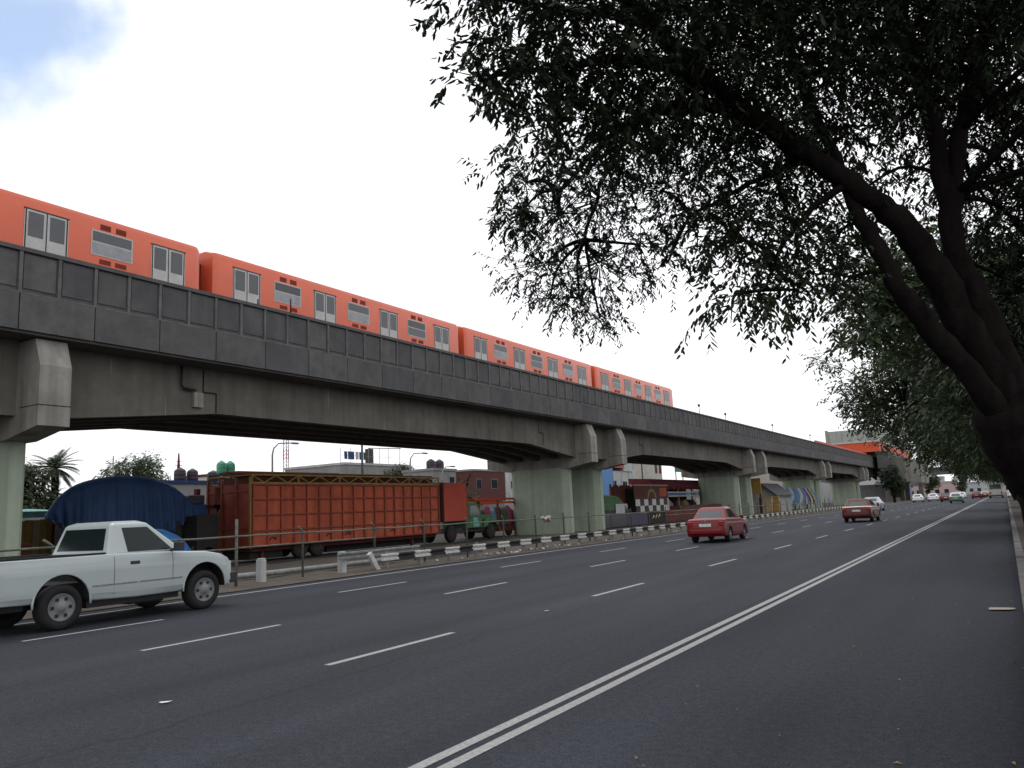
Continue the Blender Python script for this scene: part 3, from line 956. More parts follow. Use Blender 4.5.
# concrete stubs and loose barrier on the verge
for (y, x, lab) in ((15.6, -17.75, 'squat white concrete bollard on the verge beside the tall fence post'), (18.35, -17.35, 'white concrete bollard propping the grey beam')):
    mb = MB()
    mb.prism([(-0.1, -0.1), (0.1, -0.1), (0.1, 0.1), (-0.1, 0.1)], 'z', -0.1, 0.62, M['palegrey'])
    mb.prism([(-0.085, -0.085), (0.085, -0.085), (0.085, 0.085), (-0.085, 0.085)], 'z', 0.62, 0.66, M['palegrey'])
    tag(mb.build('bollard', loc=(x, y, 0.03), bevel=0.015), lab, 'bollard', 'white concrete bollards on the verge')
mb = MB()
for (x1, z1), (x2, z2) in zip(wp, wp[1:]):
    mb.hexa([(x1 - .01, 18.0, z1), (x1 + .01, 18.0, z1), (x1 + .01, 21.9, z1), (x1 - .01, 21.9, z1), (x2 - .01, 18.0, z2), (x2 + .01, 18.0, z2), (x2 + .01, 21.9, z2), (x2 - .01, 21.9, z2)], M['galv'])
tag(mb.build('barrier_beam', loc=(-17.2, 0, 0.16)), 'loose unpainted grey barrier beam behind the end of the striped guardrail', 'barrier')
mb = MB(); mb.tube([(-18.9, 12.0, 0.2), (-18.85, 17, 0.18), (-18.8, 23.5, 0.18)], 0.085, 10, M['galv'])
mb.tube([(-18.87, 14.9, 0.19), (-18.865, 15.2, 0.19)], 0.11, 10, M['galv'])
tag(mb.build('ground_pipe'), 'long grey pipe lying along the verge behind the fence', 'pipe')
mb = MB(); mb.box(-0.2, 0.2, -2, 2, -0.05, 0.3, M['kerb'])
tag(mb.build('concrete_block', loc=(-18.6, 25.6, 0.05), bevel=0.03), 'long low concrete block beneath the orange trailer', 'block')

# ------------------------------------------------------------------ fairground lot
def basic_wheel(parent, x, y, r=0.48, w=0.28):
    mb = MB()
    mb.lathe([(r * 0.5, -w / 2), (r * 0.9, -w / 2), (r, -w / 2 + 0.05), (r, w / 2 - 0.05), (r * 0.9, w / 2), (r * 0.5, w / 2)], 18, M['black'], axis='x')
    o = mb.build('wheel', parent, (x, y, r))
    mb = MB(); mb.lathe([(r * 0.5, w / 2 - 0.04), (r * 0.42, w / 2 + 0.01), (0.02, w / 2 - 0.02)], 14, M['rust'], axis='x'); mb.build('rim', o)

# big orange trailer; local x=0 is the road side
t = thing('fair_trailer', 'long orange ribbed fairground trailer with ochre truss along its top', 'trailer', (-28.0, 24.1, 0))
Lt = 13.6
mb = MB(); mb.box(-2.9, -0.04, 0.05, Lt, 0.62, 3.36, M['contorange']); mb.build('box_body', t)
mb = MB()
nb = 17
for k in range(nb + 1):
    y = 0.06 + (Lt - 0.12) * k / nb
    w = 0.045 if k not in (0, 9, nb) else 0.075
    mb.box(-0.045, 0.03, y - w / 2, y + w / 2, 0.66, 3.36, M['contrib'])
for z in (0.68, 1.34, 2.02, 2.7, 3.34):
    mb.box(-0.045, 0.018, 0.02, Lt, z - 0.03, z + 0.03, M['contrib'])
mb.build('side_frame', t)
mb = MB()
mb.box(-2.92, -0.04, -0.02, 0.04, 0.6, 3.4, M['contend'])
for x in (-2.9, -1.95, -1.0, -0.08):
    mb.box(x - 0.05, x + 0.05, -0.07, -0.02, 0.6, 3.7, M['truss'] if x > -0.2 else M['contrib'])
for z in (0.7, 1.5, 3.1):
    mb.box(-2.9, -0.05, -0.06, -0.02, z - 0.04, z + 0.04, M['contrib'])
mb.build('end_door', t)
mb = MB()
for x in (-0.03, -2.85):
    mb.bar((x, 0, 3.42), (x, Lt, 3.42), 0.07, M['truss'])
    mb.bar((x, 0, 3.78), (x, Lt, 3.78), 0.07, M['truss'])
    nz = 20
    for k in range(nz):
        a, b = Lt * k / nz, Lt * (k + 1) / nz
        z0, z1 = (3.44, 3.76) if k % 2 else (3.76, 3.44)
        mb.bar((x, a, z0), (x, b, z1), 0.045, M['truss'])
    for k in range(0, nz + 1, 4):
        mb.bar((x, Lt * k / nz, 3.36), (x, Lt * k / nz, 3.8), 0.06, M['truss'])
for k in range(12):
    y = Lt * k / 11
    mb.bar((-2.85, y, 3.78), (-0.03, y, 3.78), 0.06, M['truss'])
mb.build('truss', t)
mb = MB(); mb.box(-2.4, -0.45, 0.4, Lt, 3.38, 3.72, M['rust']); mb.box(-2.7, -0.3, 0.6, Lt - 0.2, 3.82, 3.9, M['rust'])
mb.box(-1.6, -1.3, -0.3, 5.5, 3.9, 3.98, M['contrib']); mb.box(-0.9, -0.7, 1.3, 10.5, 3.9, 3.96, M['truss'])
mb.build('folded_canopy', t)
mb = MB(); mb.box(-2.6, -0.3, 0.2, Lt, 0.45, 0.62, M['rust']); mb.box(-2.3, -0.5, 0.3, 2.2, 0.1, 0.45, M['joint']); mb.box(-2.2, -0.7, 5.2, Lt - 0.3, 0.12, 0.45, M['joint'])  # near-black boxes added to stand for the shadow under the trailer
for y in (1.2, 4.7, 6.0, 9.4, 11.8):
    mb.tube([(-0.06, y - 0.18, 0.9), (0.02, y - 0.1, 1.05), (0.02, y + 0.1, 1.05), (-0.06, y + 0.18, 0.9)], 0.035, 6, M['contrib'])
mb.build('chassis', t)
for y in (3.0, 4.1):
    for x in (-0.3, -2.5):
        basic_wheel(t, x, y, 0.46)
for y in (0.9, 11.5):
    mb = MB(); mb.box(-0.5, -0.35, y - 0.07, y + 0.07, 0.0, 0.5, M['rust']); mb.build('stand_leg', t)

# dark stacked machinery left of the trailer
t = thing('folded_ride', 'dark folded ride frame stacked between blue tarp and orange trailer', 'fairground ride', (-30.2, 22.6, 0))
mb = MB(); mb.box(-1.4, 1.0, -0.4, 0.9, 0.3, 0.55, M['rust']); mb.box(-1.2, 0.9, -0.3, 0.8, 0.55, 2.1, M['joint']); mb.build('platform', t, bevel=0.03)
mb = MB(); mb.box(0.6, 0.75, 0.8, 1.0, 0.3, 3.3, M['rust']); mb.box(-0.8, -0.6, 0.8, 1.0, 0.3, 3.3, M['rust']); mb.box(-0.8, 0.75, 0.8, 1.0, 2.4, 2.55, M['rust'])
mb.bar((0.7, -0.5, 0.5), (0.7, 0.9, 2.4), 0.1, M['darkgrey'])
mb.build('upright_frame', t)
mb = MB(); mb.box(-1.3, 0.2, -0.2, 0.75, 2.1, 2.6, M['tarp']); mb.box(-1.2, 0.1, -0.1, 0.7, 2.6, 3.0, M['darkgrey']); mb.build('folded_cover', t, bevel=0.05)
for x in (-0.9, 0.8):
    basic_wheel(t, x, 0.3, 0.4, 0.2)

# blue tarpaulin draped over an arched ride roof (one closed sheet with front, back and folds)
def draped(name, label, arc, low, x0, depth, nfold, m, amp):
    nu, nv = 96, 14
    def interp(ps, t):
        t = t * (len(ps) - 1)
        i = min(int(t), len(ps) - 2)
        f = t - i
        p0, p1, p2, p3 = ps[max(i - 1, 0)], ps[i], ps[i + 1], ps[min(i + 2, len(ps) - 1)]
        return [0.5 * ((2 * p1[k]) + (-p0[k] + p2[k]) * f + (2 * p0[k] - 5 * p1[k] + 4 * p2[k] - p3[k]) * f * f + (-p0[k] + 3 * p1[k] - 3 * p2[k] + p3[k]) * f ** 3) for k in (0, 1)]
    V, F = [], []
    for side in (0, 1):
        for i in range(nu + 1):
            u = i / nu
            a, b = interp(arc, u), interp(low, u)
            for j in range(nv + 1):
                v = j / nv
                y = a[0] + (b[0] - a[0]) * v
                z = a[1] + (b[1] - a[1]) * v
                f = math.sin(u * nfold * 2 * PI + 2.0 * math.sin(u * 9)) * 0.6 + math.sin(u * nfold * 4.7 * PI + 1.1) * 0.35
                bulge = math.sqrt(max(0, 1 - (1 - v) ** 2)) * depth * math.sin(PI * min(1, max(0, 0.08 + u * 0.84)))
                d = bulge + amp * f * (0.25 + 0.75 * v) * min(1, v * 3)
                V.append((x0 + d if side == 0 else x0 - 0.6 * bulge - 0.05, y, z - 0.02 * abs(f) * v))
    W_ = nv + 1
    off = (nu + 1) * W_
    for i in range(nu):
        for j in range(nv):
            a = i * W_ + j
            F.append((a, a + 1, a + W_ + 1, a + W_))
            F.append((off + a, off + a + W_, off + a + W_ + 1, off + a + 1))
    for i in range(nu):
        a = i * W_ + nv
        F.append((a, off + a, off + a + W_, a + W_))
        a = i * W_
        F.append((a, a + W_, off + a + W_, off + a))
    for a in (0, nu * W_):
        for j in range(nv):
            F.append((a + j, off + a + j, off + a + j + 1, a + j + 1))
    return mesh_obj(name, V, F, [m], smooth=True)
t = thing('covered_ride', 'arched fairground ride under a big pleated dark blue tarpaulin', 'fairground ride', (0, 0, 0))
o = draped('tarpaulin', '', [(16.45, 2.3), (16.9, 2.95), (17.6, 3.45), (18.6, 3.72), (19.6, 3.8), (20.6, 3.76), (21.6, 3.48), (22.4, 2.95), (22.95, 2.4)],
           [(16.5, 2.2), (17.0, 1.9), (17.5, 1.6), (18.4, 1.25), (19.5, 1.1), (20.6, 1.2), (21.6, 1.5), (22.3, 1.95), (22.93, 2.3)], -30.2, 0.45, 11, M['tarp'], 0.2)
o.parent = t
mb = MB()
mb.tube([(-30.15, 22.9, 2.3), (-30.05, 22.3, 1.95), (-30.0, 21.6, 1.5)], 0.02, 6, M['yellow'])
mb.tube([(-30.15, 16.52, 2.2), (-30.05, 17.0, 1.9), (-30.0, 17.5, 1.6)], 0.02, 6, M['yellow'])
mb.build('rope_edge', t)
mb = MB(); mb.box(-31.6, -29.9, 17.6, 22.0, 0.35, 1.9, M['joint'])
for y in (17.8, 19.8, 21.8):
    mb.box(-30.9, -30.75, y - 0.06, y + 0.06, 0, 2.2, M['rust'])
mb.build('ride_base', t)
mb = MB()
o = draped('tarpaulin', '', [(17.3, 0.9), (17.7, 1.35), (18.3, 1.62), (18.9, 1.5), (19.4, 1.2), (19.8, 0.75)], [(17.3, 0.8), (17.7, 0.5), (18.3, 0.3), (18.9, 0.3), (19.4, 0.4), (19.75, 0.65)], -26.4, 0.8, 4, M['tarp2'], 0.04)
tag(o, 'small bright blue tarpaulin dome in front of the dark blue one', 'tarpaulin')

# left: ochre stall, turquoise roof
t = thing('wooden_stall', 'ochre wooden stall with turquoise roof left of the blue tarpaulin', 'stall', (-33.6, 16.9, 0))
mb = MB()
for k in range(11):
    mb.box(0, 0.06, -1.5 + k * 0.3, -1.22 + k * 0.3, 0.3, 2.2 + U(-0.03, 0.03), M['yellow'] if k % 4 else M['tan'])
mb.box(-1.8, -0.02, -1.5, 1.75, 0.2, 2.1, M['joint'])
mb.build('board_wall', t)
mb = MB(); mb.hexa([(-2.1, -1.8, 2.5), (0.3, -1.8, 2.3), (0.3, 2.0, 2.3), (-2.1, 2.0, 2.5), (-2.1, -1.8, 2.72), (0.3, -1.8, 2.55), (0.3, 2.0, 2.55), (-2.1, 2.0, 2.72)], M['turq']); mb.build('roof', t)
for y in (-1.4, 0.1, 1.7):
    mb = MB(); mb.box(0.08, 0.18, y - 0.05, y + 0.05, 0, 2.32, M['rust']); mb.build('post', t)
t = thing('crate_stack', 'dark wooden crates heaped beside the ochre stall', 'crates', (-31.2, 15.6, 0))
for i, (x, y, z, s) in enumerate(((0, 0, 0.0, 0.7), (0.1, 0.85, 0.0, 0.75), (0, 0.4, 0.72, 0.65), (0.2, 1.7, 0, 0.6))):
    mb = MB()
    for q in range(4):
        mb.box(x - s / 2, x + s / 2, y - s / 2, y + s / 2, z + q * s / 4 + 0.01, z + (q + 0.85) * s / 4, M['rust'] if q % 2 else M['contrib'])
    mb.box(x - s / 2 + .03, x + s / 2 - .03, y - s / 2 + .03, y + s / 2 - .03, z, z + s * 0.95, M['joint'])
    mb.build('crate', t)

# green lorry with red box
t = thing('box_lorry', 'old green lorry with tall orange red box body parked behind the trailer', 'lorry', (-28.5, 38.45, 0))
mb = MB(); mb.box(-2.4, 0, 0.35, 2.75, 1.25, 3.55, M['boxred']); mb.box(-2.42, 0.012, 0.34, 0.42, 1.22, 3.58, M['contrib']); mb.box(-2.42, 0.012, 2.7, 2.76, 1.22, 3.58, M['contrib'])
mb.build('cargo_box', t, bevel=0.02)
mb = MB(); mb.box(-2.3, -0.1, 0.27, 0.335, 1.3, 3.5, M['blackpaint'])
for x, z, w, h in ((-0.6, 2.7, 0.25, 0.5), (-1.3, 2.2, 0.3, 0.7), (-0.9, 1.7, 0.4, 0.25)):
    mb.box(x - w, x + w, 0.262, 0.27, z - h, z + h, M['darkgrey'])
mb.build('rear_door', t)
mb = MB()
mb.prism([(2.95, 0.75), (2.95, 2.0), (3.1, 2.35), (4.1, 2.35), (4.55, 1.75), (4.65, 0.75)], 'x', -2.1, -0.15, M['green'])
mb.build('cab', t, bevel=0.06)
mb = MB()
mb.prism([(4.66, 0.6), (4.66, 1.62), (6.2, 1.5), (6.5, 1.3), (6.55, 0.6)], 'x', -1.8, -0.45, M['green'])
mb.prism([(4.7, 0.75), (4.9, 1.2), (5.4, 1.32), (6.2, 1.25), (6.6, 0.8), (6.4, 0.8), (6.1, 1.05), (5.5, 1.12), (5.1, 0.8)], 'x', -2.15, -0.1, M['green'])
mb.build('hood', t, bevel=0.05)
mb = MB(); mb.prism([(3.25, 1.5), (3.3, 2.15), (4.0, 2.15), (4.35, 1.62), (4.35, 1.5)], 'x', -2.115, -0.135, M['glass']); mb.build('side_window', t)
mb = MB(); mb.hexa([(-2.0, 4.59, 1.62), (-0.25, 4.59, 1.62), (-0.25, 4.62, 1.66), (-2.0, 4.62, 1.66), (-1.95, 4.12, 2.28), (-0.3, 4.12, 2.28), (-0.3, 4.16, 2.31), (-1.95, 4.16, 2.31)], M['lightblue']); mb.build('windscreen', t)
mb = MB(); mb.prism([(3.6, 0.85), (3.6, 1.4), (4.05, 1.42), (4.3, 0.85)], 'x', -0.152, -0.14, M['turq']); mb.build('door_panel', t)
mb = MB(); mb.box(-2.0, -0.4, 0.2, 6.5, 0.55, 0.8, M['blackpaint']); mb.box(-2.1, -0.1, 6.5, 6.75, 0.45, 0.7, M['rust']); mb.build('chassis', t)
for y in (1.4, 5.75):
    for x in (-0.35, -1.95):
        basic_wheel(t, x, y, 0.5, 0.3)

# colourful folded ride behind the lorry bonnet
t = thing('folded_carousel', 'folded carousel with coloured canvas bundles under an orange frame beside the pier', 'fairground ride', (-31.5, 46.5, 0))
mb = MB(); mb.box(-1.2, 1.0, -1.0, 4.2, 0.35, 0.7, M['rust']); mb.build('platform', t)
mb = MB()
for y in (-0.9, 1.5, 4.1):
    mb.box(0.85, 0.95, y - 0.06, y + 0.06, 0.7, 2.5, M['contrib'])
for z in (2.35, 2.6):
    mb.box(0.8, 0.95, -1.1, 4.3, z - 0.07, z + 0.07, M['stationorange'])
    mb.box(-1.2, -1.05, -1.1, 4.3, z - 0.07, z + 0.07, M['stationorange'])
mb.box(-1.2, 0.95, -1.1, -0.95, 2.3, 2.45, M['yellow'])
mb.build('top_frame', t)
for y, m, h in ((-0.6, 'purple', 2.1), (0.1, 'purple', 1.9), (0.8, 'pinkcloth', 2.15), (1.5, 'lightblue', 1.9), (2.2, 'purple', 2.1), (2.9, 'canvasgreen', 2.0), (3.5, 'pinkcloth', 2.15), (4.0, 'magenta', 1.9)):
    mb = MB(); mb.lathe([(0.28, 0.7), (0.36, 1.0), (0.33, 1.5), (0.25, h - 0.15), (0.1, h)], 10, M[m], (0.4, y, 0)); mb.build('canvas_bundle', t)
for y in (0, 3):
    basic_wheel(t, 0.8, y, 0.36, 0.22)

# right of the second pier: green barrel tent, red fence, painted barrier boards
t = thing('canvas_wagon', 'small wagon with rounded green canvas cover beside the second pier', 'wagon', (-29.6, 62.5, 0))
mb = MB()
mb.prism([(-1.2, 1.4), (-1.1, 2.0), (-0.7, 2.5), (0, 2.7), (0.7, 2.5), (1.1, 2.0), (1.2, 1.4)], 'y', -2.0, 2.6, M['canvasgreen'])
mb.build('canvas_cover', t, bevel=0.05)
mb = MB(); mb.box(-1.2, 1.2, -2.0, 3.6, 0.8, 1.4, M['blackpaint']); mb.box(1.21, 1.25, 0.6, 3.0, 1.0, 1.9, M['palegrey']); mb.build('wagon_bed', t)
mb = MB(); mb.box(1.26, 1.3, 2.5, 3.0, 1.1, 1.8, M['glass']); mb.build('window', t)
for y in (-1.2, 2.4):
    basic_wheel(t, 1.05, y, 0.45, 0.22)
t = thing('sheet_metal_gate', 'tall dark rust red sheet metal screen between green wagon and chequered board', 'gate', (-30, 70, 0))
mb = MB()
for k in range(24):
    mb.box(0, 0.07 + 0.03 * (k % 2), -3.9 + k * 0.28, -3.63 + k * 0.28, 0.3, 3.55 + (0.05 if k % 5 else -0.1), M['rust'])
mb.build('sheet', t)
for y in (-3.95, -0.6, 2.9):
    mb = MB(); mb.box(-0.16, -0.01, y - 0.08, y + 0.08, 0, 3.7, M['contrib']); mb.build('post', t)
t = thing('chequered_stall', 'fair stall front with black and white chequers under a painted red panel', 'stall', (-29.0, 72.9, 0))
mb = MB()
ncol = 8
for r in range(2):
    for k in range(ncol):
        mb.box(0, 0.06, -4 + k, -3 + k, 1.05 + r * 0.6, 1.65 + r * 0.6, M['whitepaint'] if (k + r) % 2 else M['blackpaint'])
mb.build('chequer_board', t)
mb = MB(); mb.box(-0.02, 0.05, -4.2, 4.3, 2.27, 3.5, M['brick']); mb.box(-0.04, 0.09, -4.2, 4.3, 3.5, 3.62, M['tan'])
for a in range(20):
    a0, a1 = PI * a / 20, PI * (a + 1) / 20
    for r0, r1, m in ((0.85, 1.0, 'darkgrey'), (0.62, 0.84, 'truss')):
        mb.hexa([(0.05, r0 * 1.3 * math.cos(a0), 2.35 + r0 * math.sin(a0)), (0.05, r1 * 1.3 * math.cos(a0), 2.35 + r1 * math.sin(a0)), (0.05, r1 * 1.3 * math.cos(a1), 2.35 + r1 * math.sin(a1)), (0.05, r0 * 1.3 * math.cos(a1), 2.35 + r0 * math.sin(a1)),
                 (0.07, r0 * 1.3 * math.cos(a0), 2.35 + r0 * math.sin(a0)), (0.07, r1 * 1.3 * math.cos(a0), 2.35 + r1 * math.sin(a0)), (0.07, r1 * 1.3 * math.cos(a1), 2.35 + r1 * math.sin(a1)), (0.07, r0 * 1.3 * math.cos(a1), 2.35 + r0 * math.sin(a1))], M[m])
mb.box(0.05, 0.06, -3.9, -1.9, 2.5, 3.3, M['rust']); mb.box(0.05, 0.06, 2.1, 4.0, 2.5, 3.3, M['contorange'])
mb.build('painted_panel', t)
mb = MB(); mb.box(-2.2, -0.05, -4, 4.2, 0.4, 3.2, M['joint']); mb.build('stall_body', t)
mb = MB(); mb.box(0, 0.1, 4.05, 4.35, 0.9, 2.3, M['whitepaint']); mb.build('post', t)
for i, (y0_, y1_, m) in enumerate(((56.6, 61.0, 'cardark'), (61.1, 65.5, 'purple'), (65.6, 69.6, 'joint'), (69.7, 78, 'rust'), (78.1, 92, 'brick'))):
    mb = MB(); mb.box(0, 0.08, y0_, y1_, 0.1, 1.15 if i < 4 else 1.5, M[m])
    if i in (2,):
        for k in range(3):
            yy = y0_ + 1.0 + k * 0.7
            mb.tube([(0.09, yy, 0.5), (0.09, yy + 0.3, 0.75 + 0.06 * k), (0.09, yy + 0.6, 0.6)], [0.03, 0.06, 0.03], 5, M['gold'] if i else M['palegrey'])
    lab = ['low blackish barrier board beside the second pier', 'low purple grey barrier board beneath the green wagon', 'low black barrier board with yellow flourish', 'low rust red barrier board below the chequers', 'long brick coloured board wall behind the red sedan'][i]
    tag(mb.build('barrier_board', loc=(-26.6 if i < 4 else -28.2, 0, 0)), lab, 'barrier', 'painted barrier boards along the lot')
t = thing('bumper_car_ride', 'dark fair ride with maroon awning and white blue railings left of the third pier', 'fairground ride', (-31.2, 85.5, 0))
mb = MB(); mb.hexa([(-2.2, -7.6, 3.9), (0.6, -7.6, 3.55), (0.6, 9.4, 3.55), (-2.2, 9.4, 3.9), (-2.2, -7.6, 4.5), (0.0, -7.6, 4.35), (0.0, 9.4, 4.35), (-2.2, 9.4, 4.5)], M['maroonawn'])
for k in range(22):
    mb.box(0.55, 0.62, -7.5 + k * 0.76, -6.9 + k * 0.76, 3.25, 3.56, M['maroonawn'] if k % 2 else M['rust'])
mb.build('awning', t)
mb = MB(); mb.box(-2.2, 0.3, -7.5, 9.4, 0.3, 1.5, M['rust']); mb.box(-2.2, -2.0, -7.5, 9.4, 1.5, 3.6, M['joint']); mb.build('platform', t)
for z, m in ((2.95, 'whitepaint'), (2.75, 'bluewall'), (2.55, 'whitepaint')):
    mb = MB(); mb.box(0.4, 0.5, -4.5, 9.0, z - 0.07, z + 0.07, M[m]); mb.build('railing', t)
for y in (-7.3, -4, 0, 4.5, 9):
    mb = MB(); mb.box(0.3, 0.42, y - 0.08, y + 0.08, 0.3, 3.6, M['yellow'] if y in (0,) else M['blackpaint']); mb.build('post', t)
mb = MB(); mb.box(0.3, 0.5, 9.3, 10.3, 0.6, 2.7, M['truss']); mb.build('ticket_panel', t, bevel=0.1)
for k in range(5):
    mb = MB(); mb.prism([(-0.7, 1.5), (0.7, 1.5), (0.8, 1.75), (0.2, 1.9), (-0.1, 2.15), (-0.75, 2.0)], 'x', -1.4, -0.4, M['tan' if k % 2 else 'purple']); mb.build('ride_car', t, (0, -3 + k * 2.6, 0), bevel=0.06)

# beyond the third pier
t = thing('grey_shed', 'small grey shed with dark gabled roof beyond the third pier', 'shed', (-26.6, 107, 0))
mb = MB(); mb.prism([(-1.6, 0), (1.6, 0), (1.6, 2.3), (0, 3.6), (-1.6, 2.3)], 'y', -2.5, 6, M['greyrender']); mb.build('wall', t)
mb = MB(); mb.prism([(-1.9, 2.1), (0, 3.62), (1.9, 2.1), (1.9, 2.25), (0, 3.8), (-1.9, 2.25)], 'y', -2.8, 6.3, M['darkgrey']); mb.build('roof', t)
mb = MB(); mb.box(-0.4, 0.4, -2.54, -2.45, 0, 2.0, M['glass']); mb.build('door', t)
mb = MB(); mb.box(-0.6, 0.6, -0.25, 0.25, 0, 1.9, M['tan']); mb.box(-0.65, 0.65, -0.3, 0.3, 1.9, 2.0, M['yellow'])
tag(mb.build('ticket_box', loc=(-25.0, 100.5, 0), bevel=0.04), 'tan ticket box standing before the grey shed', 'ticket booth')
mb = MB(); mb.box(-0.45, 0.45, -0.25, 0.25, 0, 1.95, M['yellow']); mb.box(-0.5, 0.5, -0.3, 0.3, 1.95, 2.05, M['tan'])
tag(mb.build('ticket_box', loc=(-24.9, 104.2, 0), bevel=0.04), 'mustard ticket box, second of the two by the shed', 'ticket booth')
t = thing('billboard', 'mustard billboard panel high between the third and fourth piers', 'billboard', (-27.5, 102, 0))
mb = MB(); mb.box(-1.5, 1.5, -0.1, 0.1, 2.5, 4.4, M['yellow']); mb.box(-0.2, 0.5, -0.115, -0.1, 3.3, 3.9, M['blackpaint']); mb.build('panel', t)
for x in (-1.3, 1.3):
    mb = MB(); mb.box(x - 0.07, x + 0.07, 0.11, 0.25, 0, 4.2, M['rust']); mb.build('post', t)
# swirling painted flags
for i, (y, x, cols) in enumerate(((118, -25.6, ('lightblue', 'whitepaint', 'bluewall')), (124, -25.2, ('magenta', 'whitepaint', 'canvasgreen', 'gold', 'bluewall')))):
    t = thing('painted_board', ['tilted blue and white painted board beside the grey shed', 'swirling magenta, white and green painted board beyond the grey shed'][i], 'painted board', (x, y, 0))
    n = len(cols) * 2
    for k in range(n):
        mb = MB()
        a = k / n
        pts = []
        for q in range(9):
            u = q / 8
            pts.append((-1.2 + 2.4 * a + 0.45 * math.sin(u * 3 + i), 0, 0.9 + 2.4 * u - 0.3 * a))
        for p, q in zip(pts, pts[1:]):
            w = 2.4 / n
            mb.hexa([(p[0], -0.04, p[2]), (p[0] + w, -0.04, p[2]), (p[0] + w, 0.04, p[2]), (p[0], 0.04, p[2]), (q[0], -0.04, q[2]), (q[0] + w, -0.04, q[2]), (q[0] + w, 0.04, q[2]), (q[0], 0.04, q[2])], M[cols[k % len(cols)]])
        mb.build('stripe', t)
    mb = MB(); mb.box(-0.1, 0.1, 0.05, 0.15, 0, 1.6, M['rust']); mb.build('post', t)
t = thing('yellow_kiosk', 'low yellow and red kiosk behind the painted boards', 'kiosk', (-26.5, 113, 0))
mb = MB(); mb.box(-1, 1, -1, 1, 0, 1.6, M['truss']); mb.box(-1.02, 1.02, -1.02, 1.02, 1.0, 1.5, M['redwall']); mb.build('body', t)
mb = MB(); mb.box(-1.2, 1.2, -1.2, 1.2, 1.7, 1.85, M['contorange']); mb.build('roof', t)
mb = MB(); mb.box(-0.5, 0.5, -1.04, -1.0, 0.6, 1.3, M['glass']); mb.build('hatch', t)

# ------------------------------------------------------------------ buildings behind the lot
def building(name, label, x, y0, y1, h, depth, wall, wins=(), roof=None, z0=0):
    """front face at x, facing the road; wins: (y, z, w, h)"""
    t = thing(name, label, 'building', (x, (y0 + y1) / 2, 0))
    l = (y1 - y0) / 2
    mb = MB(); mb.box(-depth, 0, -l, l, z0, h, wall); mb.build('wall', t)
    mb = MB(); mb.box(-depth - 0.1, 0.1, -l - 0.1, l + 0.1, h + 0.002, h + 0.25, roof or wall); mb.build('roof', t)
    for (y, z, w, hh) in wins:
        mb = MB()
        mb.box(-0.02, 0.05, y - w / 2 - 0.06, y + w / 2 + 0.06, z - 0.06, z + hh + 0.06, M['greyrender'])
        mb.box(0.05, 0.06, y - w / 2, y + w / 2, z, z + hh, M['glass'])
        mb.box(0.06, 0.075, y - 0.03, y + 0.03, z, z + hh, M['darkgrey'])
        mb.build('window', t)
    return t
building('house', 'low pale house with long flat roof behind the orange trailer', -60, 50, 63, 6.3, 9, M['cream'], [(-3, 3.5, 1.4, 1.3), (2, 3.5, 1.4, 1.3)], M['rust'])
b = building('house', 'grey unfinished house with rooftop scaffolding and laundry behind the trailer', -60, 64, 75, 7.5, 9, M['greyrender'], [(3.2, 5.7, 1.3, 1.1), (-1, 5.2, 1.6, 1.2)], M['palegrey'])
mb = MB()
for y in (-5, -3.4, -0.5, 1.4, 3.0, 5.0):
    mb.tube([(-1, y, 7.75), (-1, y, 9.6 + 0.03 * y)], 0.03, 5, M['galv'])
mb.tube([(-1, -5, 8.6), (-1, 5, 8.6)], 0.02, 4, M['galv']); mb.tube([(-1, -0.5, 9.55), (-1, 5.2, 9.75)], 0.05, 5, M['darkgrey'])
mb.tube([(-1, -5, 9.0), (-1, -0.5, 9.2)], 0.012, 4, M['darkgrey'])
mb.box(-1.6, -1.0, -0.4, 0.35, 7.75, 9.5, M['darkgrey'])
mb.build('scaffolding', b)
for k, (y, m) in enumerate(((-4.2, 'tarp'), (-3.6, 'tarp'), (-3.1, 'tarp'), (-2.4, 'rag'), (-1.8, 'tarp'), (-1.1, 'darkgrey'))):
    mb = MB()
    mb.hexa([(-0.03, y - 0.2, -0.9 + U(0, .2)), (0.03, y - 0.2, -0.9), (0.06, y + 0.22, -0.8), (0, y + 0.22, -0.85), (-0.02, y - 0.24, 0), (0.02, y - 0.24, 0), (0.02, y + 0.24, 0), (-0.02, y + 0.24, 0)], M[m])
    lb = ['leftmost dark blue garment on the rooftop washing line', 'second dark blue garment on the rooftop washing line', 'third dark blue garment, beside the pale cloth on the washing line', 'pale brown cloth hanging between the blue garments', 'dark blue garment right of the pale cloth on the line', 'blackish garment next to the scaffolding shed'][k]
    tag(mb.build('laundry', loc=(-61, 69.5, 9.05)), lb, 'laundry', 'washing on the rooftop line')
building('house', 'pale pink house with cornice behind the tank hut', -66, 76, 90, 7.0, 8, M['pinkwall'], [(2, 4.5, 1.2, 1.2)], M['palegrey'])
b = building('tank_hut', 'grey rooftop hut carrying two dark water tanks beside the red box', -50, 66.4, 70.4, 6.25, 4, M['greyrender'], [(1.2, 4.9, 0.8, 0.7)], M['greyrender'])
b = building('brick_building', 'two storey dark brick building with flat roof left of the green pier', -60, 88.2, 96.4, 7.3, 4, M['brick'], [(-2.6, 4.9, 1.1, 1.3), (1.2, 5.0, 1.4, 1.2)], M['greyrender'])
building('grey_block', 'narrow pale grey block joined to the brick building', -60.3, 96.7, 101, 7.5, 10, M['palegrey'], [(0.2, 5, 1.2, 1.0)])
t = thing('blue_white_building', 'blue and pale grey building with red roof band between second and third piers', 'building', (-60, 133, 0))
